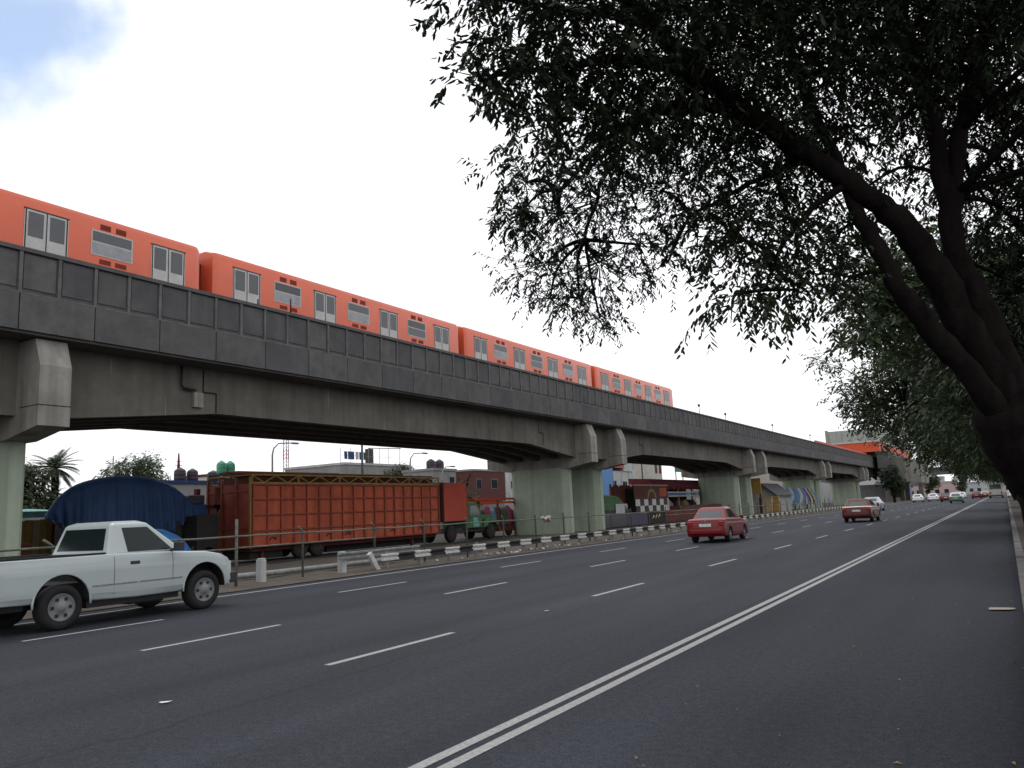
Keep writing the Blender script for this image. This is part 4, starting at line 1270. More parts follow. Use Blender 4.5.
mb = MB(); mb.box(-9, 0, -8, 0.2, 0, 8.7, M['bluewall']); mb.box(-9, -0.4, 0.25, 11.2, 0, 8.2, M['palegrey']); mb.box(-9, -0.2, 5.5, 10, 8.2, 11.5, M['palegrey']); mb.box(-9, 0.1, -8, 5.4, 8.75, 10.0, M['redwall']); mb.build('wall', t)
for y, z, w, h in ((1.4, 4.5, 1.8, 1.9), (6.2, 4.5, 1.8, 1.8), (10.2, 4.5, 1.2, 1.8), (10.0, 8.6, 1.2, 1.3)):
    mb = MB(); mb.box(-0.42, -0.34, y - w / 2, y + w / 2, z, z + h, M['glass']); mb.box(-0.36, -0.32, y - 0.04, y + 0.04, z, z + h, M['greyrender']); mb.build('window', t)
mb = MB()
for k in range(3):
    mb.box(-0.4, -0.36, 1 + k * 3.6, 1.08 + k * 3.6, 0, 8.2, M['greyrender'])
mb.build('downpipe', t)
b = building('market_stall_row', 'low pale corrugated stalls under the blue wall', -50, 108, 124, 3.4, 4, M['whitepaint'], [], M['bluewall'])
b = building('cream_tower', 'slim cream rooftop block with painted panels between the piers', -62, 158.5, 163, 11.0, 5, M['cream'], [(-1.2, 8.3, 1.2, 1.8), (1.1, 8.3, 1.2, 1.8)])
b = building('shop_building', 'long low grey building under the cream rooftop block', -56, 146, 176, 5.6, 5, M['greyrender'], [(-9, 3, 2, 1.6), (-3, 3, 2, 1.6), (4, 3, 2, 1.6)])
building('warehouse', 'long pale grey warehouse far down the left side beyond the last piers', -40, 262, 420, 8.0, 10, M['palegrey'], [(-60, 3, 3, 2), (-40, 3, 3, 2), (-20, 3, 3, 2)])
t = thing('green_sign', 'green roadside sign board beside the cream rooftop block', 'sign', (-50, 140.5, 0))
mb = MB(); mb.box(-0.1, 0.1, -2.5, 2.5, 7.4, 9.8, M['signgreen'])
for z, l in ((9.0, 2.0), (8.3, 1.4)):
    mb.box(0.1, 0.11, -l, l, z - 0.12, z + 0.12, M['whitepaint'])
mb.build('panel', t)
for y in (-1.8, 1.8):
    mb = MB(); mb.tube([(-0.2, y, 0), (-0.2, y, 9.6)], 0.1, 8, M['galv']); mb.build('post', t)
# row of plain houses that closes the lot at left and far right
building('house', 'low white house left behind the palm trees', -70, 14, 30, 5.0, 9, M['cream'], [(-3, 2.4, 1.4, 1.3), (3, 2.4, 1.4, 1.3)])
building('house', 'bluish low house behind the black water tanks', -50.5, 34.5, 41.2, 4.75, 8, M['greyrender'], [(-1.5, 2.6, 1.2, 1.1)], M['tarp'])
building('house', 'plain low house hidden behind the orange trailer', -58, 42, 49.5, 5.0, 8, M['palegrey'], [(0, 3, 1.2, 1.1)])
building('house', 'long low house far beyond the third and fourth piers', -58, 212, 330, 9.5, 12, M['cream'], [(-20, 3, 2, 1.5), (-8, 3, 2, 1.5), (5, 3, 2, 1.5)])
mb = MB()
for k in range(40):
    mb.box(-0.12, 0.12, k * 4.0, k * 4.0 + 3.97, 0, 2.6 + 0.15 * (k % 3), M['greyrender'] if k % 4 else M['cream'])
tag(mb.build('boundary_wall', loc=(-47, -5, 0)), 'long grey block wall closing the far side of the fairground lot', 'wall')

# water tanks
def tank(x, y, z, r, h, m, lab, grp):
    t = thing('water_tank', lab, 'water tank', (x, y, z), 0, grp)
    mb = MB(); mb.lathe([(r * 0.9, 0), (r, 0.06), (r, h * 0.3), (r * 0.97, h * 0.33), (r, h * 0.36), (r, h * 0.62), (r * 0.97, h * 0.65), (r, h * 0.68), (r * 0.85, h * 0.82), (r * 0.4, h * 0.95), (0.02, h * 0.95)], 20, M[m]); mb.build('shell', t)
    mb = MB(); mb.lathe([(r * 0.3, h * 0.94), (r * 0.3, h), (0.02, h * 1.01)], 12, M[m]); mb.build('lid', t)
    return t
t = thing('tank_platform', 'thin steel platform rising behind the trailer under green tanks', 'platform', (-40, 32.3, 0))
mb = MB(); mb.box(-0.5, 0.5, -0.75, 0.95, 4.62, 4.7, M['darkgrey'])
for x in (-0.45, 0.45):
    for y in (-0.7, 0.9):
        mb.box(x - 0.05, x + 0.05, y - 0.05, y + 0.05, 0, 4.62, M['darkgrey'])
mb.build('frame', t)
tank(-40, 32.1, 4.7, 0.29, 0.8, 'tankgreen', 'left one of the two green water tanks above the trailer', 'green water tanks')
tank(-40, 32.74, 4.7, 0.29, 0.8, 'tankgreen', 'right one of the two green water tanks above the trailer', 'green water tanks')
tank(-51, 37.3, 5.0, 0.42, 0.95, 'tankblack', 'black water tank below the chimney mast', 'dark water tanks')
tank(-51, 38.35, 5.0, 0.4, 0.9, 'tankblack', 'middle black water tank on the bluish house', 'dark water tanks')
tank(-51, 40.2, 5.0, 0.45, 0.8, 'tankblack', 'squat black water tank nearest the trailer', 'dark water tanks')
tank(-52, 68.7, 6.5, 0.5, 1.15, 'tankblack', 'left one of two dark tanks on the grey hut', 'dark water tanks')
tank(-52, 70.2, 6.5, 0.5, 1.15, 'tankblack', 'right one of two dark tanks on the grey hut', 'dark water tanks')

# masts, street lamps and poles beyond the lot
def lamp(x, y, h, lab, arm=1.9, s=1):
    t = thing('street_lamp', lab, 'street lamp', (x, y, 0), 0, 'street lamps beyond the lot')
    mb = MB(); mb.tube([(0, 0, 0), (0, 0, h - 0.8), (0, s * 0.12, h - 0.35), (0, s * 0.6, h + 0.05), (0, s * arm, h + 0.15)], [0.1, 0.07, 0.06, 0.05, 0.045], 8, M['galv']); mb.build('pole', t)
    mb = MB(); mb.box(-0.12, 0.12, min(s * arm, s * (arm + 0.6)), max(s * arm, s * (arm + 0.6)), h + 0.06, h + 0.2, M['galv']); mb.build('lamp_head', t, bevel=0.04)
lamp(-45, 40.55, 7.35, 'curved street lamp beside the red white mast')
lamp(-45, 56.4, 7.2, 'curved street lamp right of the rooftop scaffolding', 1.9)
lamp(-46, 62.5, 6.2, 'short street lamp half hidden by the red box', 1.5)
t = thing('radio_mast', 'thin red and white lattice mast behind the curved lamp', 'mast', (-70, 65.2, 0))
for k in range(10):
    mb = MB()
    for dx, dy in ((-0.25, -0.25), (0.25, -0.25), (0.0, 0.3)):
        mb.bar((dx, dy, k * 1.25), (dx, dy, k * 1.25 + 1.25), 0.08, M['mast'] if k % 2 else M['whitepaint'])
    for q in range(3):
        z = k * 1.25 + q * 0.42
        mb.bar((-0.25, -0.25, z), (0.25, -0.25, z + 0.42), 0.04, M['mast'] if k % 2 else M['whitepaint'])
        mb.bar((0.25, -0.25, z), (0, 0.3, z + 0.42), 0.04, M['mast'] if k % 2 else M['whitepaint'])
    mb.build('mast_section', t)
mb = MB(); mb.tube([(0, 0, 0), (0, 0, 7.5)], [0.09, 0.05], 6, M['galv'])
tag(mb.build('flag_pole', loc=(-60, 37.8, 0)), 'bare thin pole behind the blue tarpaulin arch', 'pole')
t = thing('chimney', 'slender brown chimney mast above the black tanks', 'chimney', (-52, 37.9, 0))
mb = MB(); mb.tube([(0, 0, 0), (0, 0, 5.9), (0, 0, 7.1)], [0.2, 0.12, 0.05], 8, M['rust']); mb.build('shaft', t)
mb = MB(); mb.bar((0, -0.3, 6.2), (0, 0.3, 6.2), 0.04, M['rust']); mb.bar((0, -0.2, 6.5), (0, 0.2, 6.5), 0.04, M['rust']); mb.build('crossarm', t)
def pole(x, y, h, lab, lean=0.0, m='palegrey'):
    t = thing('utility_pole', lab, 'utility pole', (x, y, 0), 0, 'utility poles')
    mb = MB(); mb.tube([(0, 0, 0), (0, lean, h)], [0.16, 0.11], 8, M[m]); mb.build('pole', t)
    mb = MB(); mb.bar((0, lean - 0.7, h - 0.5), (0, lean + 0.7, h - 0.5), 0.09, M['darkgrey']); mb.build('crossarm', t)
    mb = MB()
    for q in (-0.6, 0.6):
        mb.lathe([(0.03, 0), (0.06, 0.06), (0.03, 0.16)], 6, M['darkgrey'], (0, lean + q, h - 0.45))
    mb.build('insulator', t)
pole(-52, 84.6, 7.4, 'leaning pale pole in front of the brick building', -0.6)
pole(-58, 64.6, 10.4, 'dark utility pole behind the rooftop washing line', 0, 'darkgrey')
pole(-62, 152, 12.5, 'utility pole left of the cream rooftop block', 0, 'darkgrey')
pole(-60, 147, 11.5, 'thin utility pole nearest the blue and white building', 0, 'darkgrey')

# ------------------------------------------------------------------ station and overpass
t = thing('metro_station', 'elevated metro station with orange band and grey upper wall at the viaduct end', 'station', (-27.5, 190, 0))
mb = MB(); mb.box(-5.2, 5.2, 0, 70, 13.4, 16.1, M['stationgrey']); mb.box(-5.6, -5.2, -0.3, 1.5, 12.0, 16.4, M['stationgrey']); mb.box(-5.3, 5.3, -0.05, 70, 13.15, 13.42, M['whitepaint']); mb.build('upper_wall', t)
mb = MB(); mb.box(-5.15, 5.15, 0.1, 70, 11.0, 13.15, M['stationorange']); mb.build('orange_band', t)
mb = MB(); mb.box(4.4, 6.5, 0.3, 70, 7.3, 10.2, M['parapet']); mb.box(4.4, 6.6, 0.2, 30, 10.2, 10.9, M['darkgrey']); mb.build('concourse_wall', t)
mb = MB(); mb.box(2.2, 2.5, -55, 0, 10.1, 10.75, M['stationorange']); mb.box(2.2, 2.5, -58, 0, 9.6, 10.1, M['darkgrey']); mb.build('platform_fascia', t)
for y in (2, 14, 26):
    mb = MB()
    mb.prism([(5.0, 0), (7.6, 0), (7.6, 4.0), (9.6, 6.5), (9.6, 9.5), (5.0, 9.5)], 'y', y, y + 2.2, M['girder']); mb.build('buttress', t)
for y in (5, 18):
    mb = MB(); mb.prism([(6.7, 4.6), (12.0, 3.9), (12.4, 8.6), (9.0, 9.6), (6.7, 9.6)], 'y', y + 2, y + 9, M['cap']); mb.build('stair_tower', t)
mb = MB(); mb.box(-5, 5, 10, 60, 0, 4, M['greyrender']); mb.build('base_wall', t)
mb = MB(); mb.box(5.05, 5.1, 8, 60, 1.2, 3.2, M['bluewall']); mb.build('blue_panel', t)
t = thing('pedestrian_overpass', 'concrete pedestrian overpass crossing the avenue beyond the station', 'overpass', (-10, 232, 0))
mb = MB(); mb.box(-16, 14, -1.6, 1.6, 6.0, 6.6, M['girder']); mb.build('deck', t)
for y in (-1.6, 1.5):
    mb = MB(); mb.box(-16, 14, y, y + 0.1, 6.602, 7.9, M['parapet']); mb.build('parapet', t)
for x in (-8.6, 12):
    mb = MB(); mb.box(x - 0.5, x + 0.5, -0.9, 0.9, 0, 5.998, M['girder']); mb.build('pier', t)
mb = MB(); mb.prism([(-16, 3.4), (-9.5, 3.4), (-9.5, 5.9), (-16, 5.9)], 'y', -2.2, 2.2, M['cap']); mb.build('landing', t)
for i, (x, y, h, w, m) in enumerate(((-22, 330, 5, 14, 'hazepink'), (-13, 420, 5, 10, 'palegrey'), (-30, 400, 8, 14, 'palegrey'), (4, 460, 5.5, 16, 'hazepink'), (-8, 560, 12, 9, 'palegrey'), (10, 380, 6, 8, 'cream'))):
    lab = ['distant haze-paled pink building framed under the overpass', 'distant pale grey building seen below the overpass', 'taller distant grey building left under the overpass', 'wide haze-paled pink building closing the end of the avenue', 'tallest distant pale tower at the end of the avenue', 'distant cream building right of the avenue end'][i]
    t = thing('distant_building', lab, 'building', (x, y, 0))
    mb = MB(); mb.box(-w / 2, w / 2, 0, 12, 0, h, M[m]); mb.build('wall', t)
    mb = MB(); mb.box(-w / 2 - .2, w / 2 + .2, -0.2, 12.2, h + 0.002, h + 0.5, M['palegrey']); mb.build('roof', t)
    for k in range(int(w // 3)):
        for fl in range(int(h // 3)):
            mb = MB(); mb.box(-w / 2 + 1 + k * 3, -w / 2 + 2.4 + k * 3, -0.06, 0.05, 1.2 + fl * 3, 2.6 + fl * 3, M['glass']); mb.build('window', t)

# ------------------------------------------------------------------ trees
def catmull(P, per=5):
    P = [Vector(p) for p in P]
    out = []
    for i in range(len(P) - 1):
        p0, p1, p2, p3 = P[max(i - 1, 0)], P[i], P[i + 1], P[min(i + 2, len(P) - 1)]
        for k in range(per):
            f = k / per
            out.append(0.5 * ((2 * p1) + (p2 - p0) * f + (2 * p0 - 5 * p1 + 4 * p2 - p3) * f * f + (3 * p1 - p0 - 3 * p2 + p3) * f ** 3))
    out.append(P[-1])
    return out
def limb(mb, pts, r0, r1, wob=0.0, n=10, per=5, power=1.0):
    c = catmull(pts, per)
    m = len(c) - 1
    if wob:
        for i in range(1, m):
            c[i] = c[i] + Vector((U(-wob, wob), U(-wob, wob), U(-wob, wob)))
    rad = [(r0 + (r1 - r0) * (i / m) ** power) * (1 + U(-0.09, 0.1)) for i in range(m + 1)]
    mb.tube(c, rad, n, M['bark'])
    return c
def rv():
    while True:
        v = Vector((U(-1, 1), U(-1, 1), U(-1, 1)))
        if 0.05 < v.length < 1:
            return v
def twig(V, F, base, d, length, nl, ll, droop, width=0.42, fine=False):
    """a drooping twig carrying two ranks of leaves"""
    d = d.normalized()
    p = base.copy()
    step = length / nl
    for k in range(nl):
        d = (d + Vector((U(-.18, .18), U(-.18, .18), U(-.18, .18) - droop))).normalized()
        q = p + d * step
        side = d.cross(Vector((0, 0, 1)))
        if side.length < 0.2:
            side = Vector((1, 0, 0))
        side.normalize()
        up = side.cross(d)
        if U(0, 1) < 0.92:
            s = 1 if k % 2 else -1
            ld = (d * U(0.35, 0.8) + side * s * U(0.5, 1) - Vector((0, 0, U(0.1, 0.75))) + up * U(-.3, .3)).normalized()
            l = ll * U(0.65, 1.25)
            wv = ld.cross(Vector((U(-.6, .6), U(-.6, .6), 1))).normalized() * l * width * U(0.4, 0.55)
            i0 = len(V)
            mid = q + ld * l * 0.45
            if fine:
                a_, b_ = q + ld * l * 0.28 - up * l * 0.05, q + ld * l * 0.68 - up * l * 0.04
                V.extend((q, a_ + wv * 0.9, b_ + wv * 0.75, q + ld * l, b_ - wv * 0.75, a_ - wv * 0.9))
                F.append((i0, i0 + 1, i0 + 2, i0 + 3, i0 + 4, i0 + 5))
            else:
                V.extend((q, mid + wv - up * l * 0.06, q + ld * l, mid - wv - up * l * 0.06))
                F.append((i0, i0 + 1, i0 + 2, i0 + 3))
        p = q
def stick(V, F, a, b, r):
    d = (b - a).normalized()
    s = d.cross(Vector((0.3, 0.5, 0.8))).normalized() * r
    t = s.cross(d)
    i0 = len(V)
    for p, f in ((a, 1), (b, 0.45)):
        V.extend((p + s * f, p + (-s * 0.5 + t * 0.87) * f, p + (-s * 0.5 - t * 0.87) * f))
    for k in range(3):
        F.append((i0 + k, i0 + (k + 1) % 3, i0 + 3 + (k + 1) % 3, i0 + 3 + k))
def crown(parent, clumps, joints, leaf, ntw, nl, ll, tl, droop, mbr, width=0.42, flat=0.8, fine=False):
    """clumps: (x,y,z,r[,density]); joints: points on the limbs branches start from"""
    V, F, BV, BF = [], [], [], []
    for c in clumps:
        ctr, r = Vector(c[:3]), c[3]
        den = c[4] if len(c) > 4 else 1.0
        j = min(joints, key=lambda q: (q - ctr).length * (1.0 + 0.6 * max(0, ctr.z < q.z - 0.2 and 0)))
        L = (ctr - j).length
        mid = j.lerp(ctr, 0.5) + Vector((U(-.1, .1), U(-.1, .1), U(0.0, 0.18))) * L
        if L > 0.15:
            cpts = catmull([j, mid, ctr], 4)
            mbr.tube(cpts, [0.012 + 0.035 * min(1, r) * (1 - i / 8) for i in range(9)], 5, M['bark'])
        for k in range(max(3, int(ntw * den * r ** 1.6))):
            o = rv()
            o = Vector((o.x, o.y, o.z * flat)) * r
            b = ctr + o
            d = (o * 0.6 / max(r, 0.01) + rv() * 0.8 + Vector((0, 0, 0.05)))
            if k % 3 == 0:
                stick(BV, BF, ctr + o * 0.15, b, 0.007)
            far_ = fine and ctr.y > 7.9 and ctr.x < -2.6
            twig(V, F, b, d, (tl * 0.72 if fine and ctr.x < -2.8 else tl) * U(0.5, 1.15), nl, ll * (0.76 if far_ else 1), droop, width, fine)
    if BV:
        mesh_obj('twigs', BV, BF, [M['bark']], parent=parent)
    return mesh_obj('crown', V, F, [leaf], parent=parent)

# the big tree whose trunk leans over the road at the right edge
t = thing('street_tree', 'large dark tree leaning from the right kerb, its crown hanging over the road', 'tree')
LB = [([(1.02, 11.15, -0.1), (0.9, 10.93, 0.39), (0.71, 10.58, 0.99), (0.46, 10.2, 1.59), (0.22, 9.85, 2.11), (0.08, 9.58, 2.52)], 0.44, 0.33),
      ([(0.5, 10.3, 1.4), (0.33, 10.09, 1.85), (0.1, 9.71, 2.53), (-0.11, 9.4, 3.15), (-0.33, 9.15, 3.8), (-0.51, 8.91, 4.2), (-0.73, 8.71, 4.54), (-1.02, 8.49, 4.82), (-1.45, 8.14, 5.25), (-1.95, 7.52, 5.69), (-2.37, 6.82, 6.18), (-2.64, 6.33, 6.69)], 0.25, 0.045),
      ([(0.5, 10.25, 1.5), (0.24, 9.95, 2.22), (0.13, 9.66, 2.84), (0.01, 9.48, 3.46), (-0.13, 9.53, 3.99), (-0.17, 9.58, 4.86), (-0.24, 9.68, 5.98), (-0.4, 9.59, 7.23), (-0.54, 9.44, 8.22)], 0.24, 0.05),
      ([(0.38, 10.05, 1.75), (0.13, 9.66, 2.21), (-0.18, 9.19, 2.8), (-0.45, 8.89, 3.24), (-0.66, 8.7, 3.63), (-0.84, 8.62, 4.17), (-1.01, 8.63, 4.7), (-1.15, 8.68, 5.26), (-1.37, 8.63, 6.11), (-1.46, 8.51, 7.04)], 0.17, 0.04),
      ([(-0.17, 9.58, 4.5), (0.02, 9.8, 5.4), (0.25, 10.0, 6.2), (0.44, 10.17, 6.84), (0.83, 10.43, 7.98)], 0.115, 0.05),
      ([(-1.3, 8.25, 5.1), (-1.94, 8.23, 5.75), (-2.5, 8.31, 6.05), (-3.1, 8.3, 6.07), (-3.59, 8.38, 5.97), (-4.16, 8.25, 5.45)], 0.12, 0.025),
      ([(-2.5, 8.31, 6.05), (-2.96, 8.26, 6.09), (-3.35, 8.41, 5.92), (-3.74, 8.49, 5.48), (-4.02, 8.56, 4.87)], 0.06, 0.018),
      ([(-1.95, 7.52, 5.69), (-2.34, 6.91, 5.8), (-2.71, 6.35, 5.71), (-3.07, 5.82, 5.48), (-3.43, 5.4, 5.31)], 0.08, 0.015),
      ([(-2.37, 6.82, 6.18), (-2.78, 6.12, 6.11), (-3.17, 5.54, 6.04)], 0.05, 0.015),
      ([(-0.98, 8.52, 4.77), (-1.36, 8.33, 4.53), (-1.65, 8.12, 4.11), (-1.79, 7.88, 3.67)], 0.05, 0.012),
      ([(-1.15, 8.68, 5.26), (-1.69, 8.72, 5.2), (-2.24, 8.65, 5.03), (-2.65, 8.44, 4.83)], 0.06, 0.015),
      ([(-0.4, 9.6, 7.2), (-0.8, 8.6, 8.2), (-1.0, 7.4, 8.9), (-1.2, 6.0, 9.2)], 0.08, 0.03),
      ([(0.44, 10.17, 6.84), (1.4, 9.2, 7.8), (2.4, 8.2, 8.4), (3.0, 7.0, 8.6)], 0.08, 0.03)]
mb = MB()
joints = []
for i, (pts, r0, r1) in enumerate(LB):
    c = limb(mb, pts, r0, r1, 0.02 if r0 < 0.19 else 0.02, 16 if r0 > 0.19 else 8, power=0.8 if i == 0 else 0.75)
    if i:
        joints += c[8:] if i in (1, 2, 3) else c[1:]
CL = [(-3.6, 5.24, 6.24, 0.8), (-3.2, 5.75, 6.08, 0.9), (-2.68, 6.37, 6.32, 1.0), (-2.05, 6.83, 6.53, 1.1), (-1.41, 7.69, 6.55, 1.1), (-0.64, 8.34, 6.84, 1.1), (0.14, 9.15, 6.88, 1.1), (0.76, 9.91, 6.7, 1.1), (-3.46, 5.46, 5.54, 0.6), (-3.12, 5.92, 5.45, 0.75), (-2.72, 6.58, 5.72, 0.85), (-2.17, 7.33, 6.0, 0.9), (-1.45, 8.1, 6.12, 1.0), (-0.77, 8.84, 6.24, 0.9), (0.15, 10.17, 6.56, 1.0), (-3.63, 4.96, 5.13, 0.28), (-3.45, 5.27, 5.3, 0.35), (-3.49, 5.31, 4.99, 0.3), (-3.52, 6.2, 5.2, 0.55), (-3.29, 6.8, 5.27, 0.7), (-2.85, 7.6, 5.56, 0.6), (-1.98, 8.26, 5.45, 0.8), (-1.29, 9.1, 5.7, 0.7), (-0.54, 10.09, 6.0, 0.7, 0.6), (0.56, 10.79, 5.82, 1.0), (-4.48, 7.48, 5.34, 0.55), (-4.36, 8.07, 5.12, 0.75), (-3.8, 8.6, 5.34, 0.85), (-2.97, 8.42, 5.2, 0.6), (-2.26, 8.67, 4.86, 0.7), (-1.69, 9.03, 4.77, 0.6), (-1.17, 9.99, 5.13, 0.45, 0.6), (-4.47, 7.33, 4.93, 0.3), (-4.68, 8.21, 4.6, 0.6), (-4.11, 8.56, 4.57, 0.75), (-3.38, 8.73, 4.71, 0.5), (-4.37, 8.48, 4.16, 0.4), (-3.9, 8.58, 3.87, 0.28), (-4.68, 8.29, 4.17, 0.35), (-2.55, 8.36, 4.32, 0.35), (-1.91, 7.88, 3.9, 0.5), (-1.58, 8.1, 3.83, 0.55), (-1.31, 8.82, 4.0, 0.4), (-1.75, 6.5, 2.94, 0.22), (-1.77, 7.48, 3.34, 0.35), (-1.47, 7.79, 3.29, 0.35), (-1.25, 8.38, 3.37, 0.35), (-2.82, 8.05, 3.9, 0.22), (-2.33, 7.68, 5.55, 0.5), (0.34, 11.19, 4.87, 0.8, 0.7), (-0.66, 10.71, 5.49, 0.4, 0.5), (0.0, 11.08, 5.58, 0.5, 0.6)]
CL = [((c[0] + 0.36, c[1] + 0.1, c[2], c[3] * 0.88, 0.75) if c[0] < -2.9 and c[1] < 7 else (c[0] + 0.22, c[1] + 0.1) + tuple(c[2:]) if c[0] < -4 else c) for c in CL]
CL = [((c[0], c[1], c[2] + 0.3) + tuple(c[3:]) if c[2] < 4.45 and c[0] > -3 else c) for c in CL]
CL += [(-2.3, 9.8, 8.84, 0.95, 0.55), (-1.34, 10.39, 8.78, 0.95, 0.55), (-0.38, 10.97, 8.73, 0.95), (0.58, 11.56, 8.68, 0.95), (1.54, 12.15, 8.63, 0.95), (-2.82, 9.67, 7.88, 0.95, 0.55), (-1.86, 10.25, 7.83, 0.95, 0.55), (-0.9, 10.84, 7.77, 0.95, 0.55), (0.06, 11.43, 7.72, 0.95), (1.02, 12.02, 7.67, 0.95), (-2.54, 10.02, 6.88, 0.95, 0.55), (-1.58, 10.61, 6.82, 0.95, 0.55), (-0.62, 11.2, 6.77, 0.95, 0.55), (0.34, 11.78, 6.72, 0.95), (1.29, 12.37, 6.67, 0.95), (-3.06, 9.89, 5.92, 0.95, .7), (-2.1, 10.48, 5.87, 0.95, .7), (0.78, 12.24, 5.71, 0.95), (0.35, 11.1, 4.09, 0.8), (0.07, 11.04, 3.51, 0.8), (0.45, 11.32, 3.25, 0.8), (0.68, 11.26, 4.31, 0.8), (0.57, 11.06, 5.03, 0.8), (0.55, 11.54, 2.6, 0.7)]
for k in range(34):      # the part of the crown above and behind the picture, which shades the kerb lane
    CL.append((U(-3.2, 3.5), U(2.5, 12.5), U(7.3, 9.6), U(0.9, 1.3), 0.5))
for k in range(10):
    CL.append((U(1.2, 3.5), U(7, 12), U(4.5, 7.2), U(0.7, 1.1), 0.6))
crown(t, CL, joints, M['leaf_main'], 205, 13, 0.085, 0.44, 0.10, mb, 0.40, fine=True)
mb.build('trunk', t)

# the row of kerbside trees further along
def row_tree(name, label, loc, seed, group, leaf, R=3.4, H=6.6, ntw=36, ll=0.16, nc=46, lean=-0.6, zb=2.7, rot=0):
    rnd.seed(seed)
    t = thing(name, label, 'tree', loc, rot, group)
    mb = MB()
    js = []
    c = limb(mb, [(0, 0, -0.1), (lean * 0.2, 0.1, 1.2), (lean * 0.5, 0, 2.4), (lean * 0.8, 0.1, 3.4)], 0.26, 0.16, 0.02)
    top = c[-1]
    for k in range(6):
        a = k * PI / 3 + U(-.3, .3)
        e = top + Vector((math.cos(a) * R * 0.6, math.sin(a) * R * 0.6, U(0.9, 2.4)))
        js += limb(mb, [top - Vector((0, 0, 0.2)), top.lerp(e, 0.5) + Vector((0, 0, 0.3)), e], 0.11, 0.03, 0.04, 7)[2:]
    js += limb(mb, [top, top + Vector((0.1, 0.1, 1.4)), top + Vector((-0.1, 0, H - 4.0))], 0.13, 0.03, 0.04, 7)
    cl = []
    while len(cl) < nc:
        v = rv()
        if v.length < 0.45:
            continue
        z = zb + (v.z * 0.5 + 0.5) * (H - zb + 1)
        cl.append((top.x * 1.0 + v.x * R * (1.0 if z > zb + 0.8 else 0.8), v.y * R, z, U(0.55, 1.0)))
    crown(t, cl, js, leaf, ntw, 8, ll, 0.6, 0.08, mb, 0.5)
    mb.build('trunk', t)
    return t
KG = 'trees along the right kerb'
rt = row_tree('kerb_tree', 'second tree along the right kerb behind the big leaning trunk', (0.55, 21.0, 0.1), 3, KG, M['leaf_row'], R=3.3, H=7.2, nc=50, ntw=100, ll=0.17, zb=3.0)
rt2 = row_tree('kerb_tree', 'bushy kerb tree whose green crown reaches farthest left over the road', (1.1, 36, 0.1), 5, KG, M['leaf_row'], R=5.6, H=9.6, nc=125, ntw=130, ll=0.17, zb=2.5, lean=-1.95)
labs = ['fourth kerb tree, its crown low over the kerb lane', 'fifth kerb tree beyond the bushy one', 'kerb tree midway towards the bus', 'kerb tree just before the grey bus', 'kerb tree above the grey bus', 'last kerb tree before the overpass']
for i, y in enumerate((52, 60, 78, 98, 124, 160)):
    o = copy_tree(rt2 if i % 2 == 0 else rt)
    o.location = ((1.2, 1.2, 1.1, 1.2, 1.0, 1.1)[i], y, 0.1)
    o.rotation_euler.z = (0.3, 0.2, -0.3, 1.1, 0.4, 0.4)[i]
    o.scale = (1.05, 1.05, 0.95)
    o['label'] = labs[i]
# tree in front of the station, trees behind the lot, far trees
row_tree('station_tree', 'small dark tree standing before the station wall', (-18.2, 168, 0), 9, 'trees beyond the lot', M['leaf_main'], R=1.9, H=6.5, nc=30, ntw=60, ll=0.3, zb=1.6, lean=0.1)
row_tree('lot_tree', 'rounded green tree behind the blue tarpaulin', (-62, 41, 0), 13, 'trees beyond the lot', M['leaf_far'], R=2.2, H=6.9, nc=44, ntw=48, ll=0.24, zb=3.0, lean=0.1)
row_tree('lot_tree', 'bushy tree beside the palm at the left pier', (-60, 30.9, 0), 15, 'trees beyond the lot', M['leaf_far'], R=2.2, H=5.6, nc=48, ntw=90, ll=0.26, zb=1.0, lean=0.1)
row_tree('rooftop_bush', 'bright green bush in front of the grey unfinished house', (-56, 69, 0), 17, 'trees beyond the lot', M['leaf_row'], R=2.2, H=6.0, nc=30, ntw=70, ll=0.25, zb=3.4, lean=0.1)
row_tree('lot_tree', 'small green bush top behind the lorry cab', (-44, 63, 0), 19, 'trees beyond the lot', M['leaf_row'], R=1.2, H=3.4, nc=14, ntw=24, ll=0.2, zb=1.6, lean=0.1)
for i, (x, y, lb) in enumerate(((-12, 290, 'distant pointed tree left of centre under the overpass'), (-19, 262, 'distant dark tree beside the overpass pier'), (3, 300, 'distant pale green tree right under the overpass'), (7, 210, 'dense kerb tree closing the row behind the bus'))):
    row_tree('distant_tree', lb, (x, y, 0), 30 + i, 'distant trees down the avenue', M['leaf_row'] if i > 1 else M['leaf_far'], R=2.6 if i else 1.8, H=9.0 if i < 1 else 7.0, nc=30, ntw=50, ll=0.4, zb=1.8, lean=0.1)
# palm
rnd.seed(41)
t = thing('palm_tree', 'shaggy palm tree rising behind the bushy tree at the left pier', 'palm tree', (-60, 33.2, 0))
mb = MB(); limb(mb, [(0, 0, -0.1), (0.1, 0.1, 2.5), (0, 0.05, 6.3)], 0.32, 0.25, 0.02); mb.build('trunk', t)
V, F = [], []
for k in range(52):
    a = U(0, 2 * PI)
    el = U(-0.5, 1.25)
    d = Vector((math.cos(a) * math.cos(el), math.sin(a) * math.cos(el), math.sin(el)))
    p = Vector((0, 0.05, 6.4))
    Lf = U(1.5, 2.1)
    for s in range(14):
        q = p + d * Lf / 14
        d = (d + Vector((0, 0, -0.075))).normalized()
        sd_ = d.cross(Vector((0, 0, 1))).normalized()
        for sg in (-1, 1):
            l = 0.5 * math.sin(PI * (0.12 + 0.8 * s / 14))
            tip = q + (d * 0.7 + sd_ * sg * 0.8 - Vector((0, 0, 0.25))).normalized() * l
            i0 = len(V)
            V.extend((p, q, tip))
            F.append((i0, i0 + 1, i0 + 2))
        p = q
mesh_obj('crown', V, F, [M['leaf_palm']], parent=t)

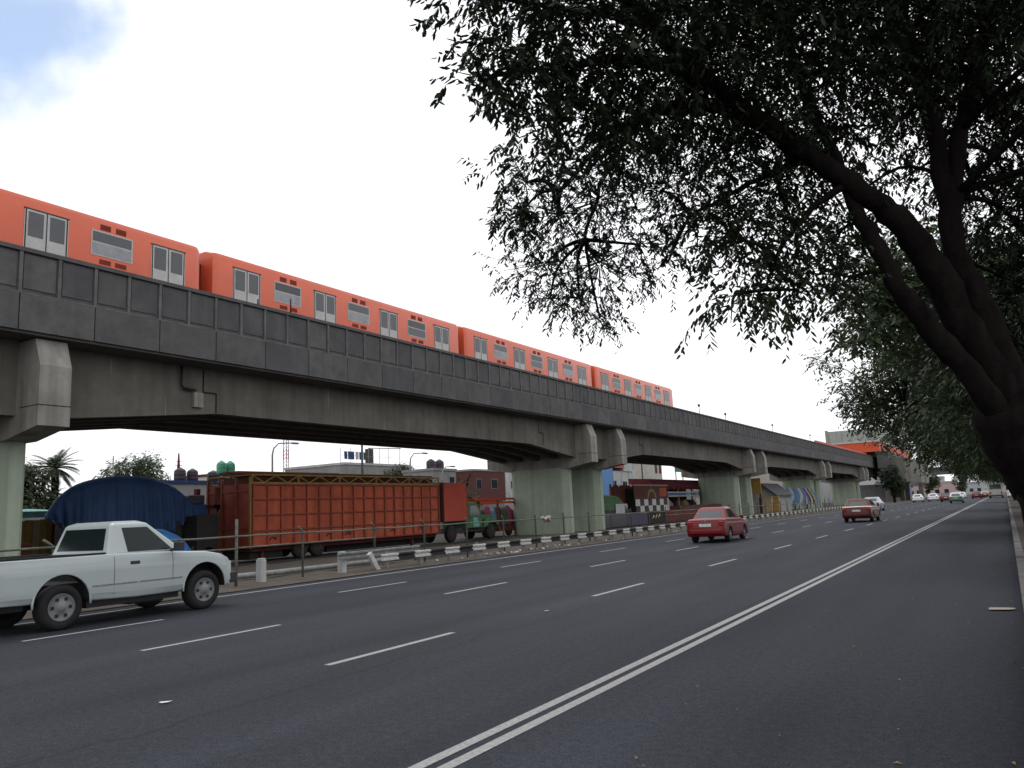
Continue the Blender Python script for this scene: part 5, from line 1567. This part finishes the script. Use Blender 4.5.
# ------------------------------------------------------------------ litter
rnd.seed(77)
def scrap(x, y, z, s, m, name, lab, cat, grp):
    n = 7
    V = [(0, 0, 0.012)]
    for k in range(n):
        a = 2 * PI * k / n
        r = s * U(0.6, 1.1)
        V.append((r * math.cos(a) * 1.3, r * math.sin(a) * 0.8, 0.006 + U(0, 0.012)))
    F = [(0, k + 1, (k + 1) % n + 1) for k in range(n)]
    o = mesh_obj(name, V, F, [m])
    o.location = (x, y, z)
    o.rotation_euler.z = U(0, 6)
    tag(o, lab, cat, grp)
scrap(-6.6, 11.7, 0.005, 0.055, M['paper'], 'paper_scrap', 'white paper scrap on the road between two lane dashes', 'litter', 'scraps on the road')
scrap(-6.98, 5.0, 0.005, 0.05, M['paper'], 'paper_scrap', 'pale paper scrap on the near asphalt below the pickup', 'litter', 'scraps on the road')
scrap(-0.24, 13.05, 0.005, 0.2, M['rag'], 'cardboard_piece', 'flat pale cardboard piece lying against the right kerb', 'litter', 'scraps on the road')
V, F = [], []
for k in range(90):      # dry leaves blown under the trees
    x, y = -abs(rnd.gauss(0, 1.3)) - 0.05, U(3, 40)
    a = U(0, 6)
    s = U(0.012, 0.03)
    i0 = len(V)
    V.extend(((x + s * math.cos(a), y + s * math.sin(a), 0.008), (x - s * 0.4 * math.sin(a), y + s * 0.4 * math.cos(a), 0.016), (x - s * math.cos(a), y - s * math.sin(a), 0.008), (x + s * 0.4 * math.sin(a), y - s * 0.4 * math.cos(a), 0.02)))
    F.append((i0, i0 + 1, i0 + 2, i0 + 3))
o = mesh_obj('fallen_leaves', V, F, [M['dryleaf']])
o['kind'] = 'stuff'; o['label'] = 'dry fallen leaves scattered on the asphalt near the right kerb'
mb = MB()
for k in range(80):
    y = rnd.choice((U(20, 60), U(26, 33)))
    x, s = U(-17.3, -16.5), U(0.02, 0.07)
    mb.hexa([(x, y, 0.07), (x + s, y, 0.07), (x + s, y + s * 1.4, 0.07), (x, y + s, 0.07), (x, y, 0.09 + s * .5), (x + s * .8, y, 0.09 + s * .3), (x + s, y + s, 0.1 + s * .4), (x, y + s * .8, 0.1)], rnd.choice((M['paper'], M['kerb'], M['rag'], M['whitepaint'])))
o = mb.build('litter'); o['kind'] = 'stuff'; o['label'] = 'white litter and stones on the verge under the striped guardrail'
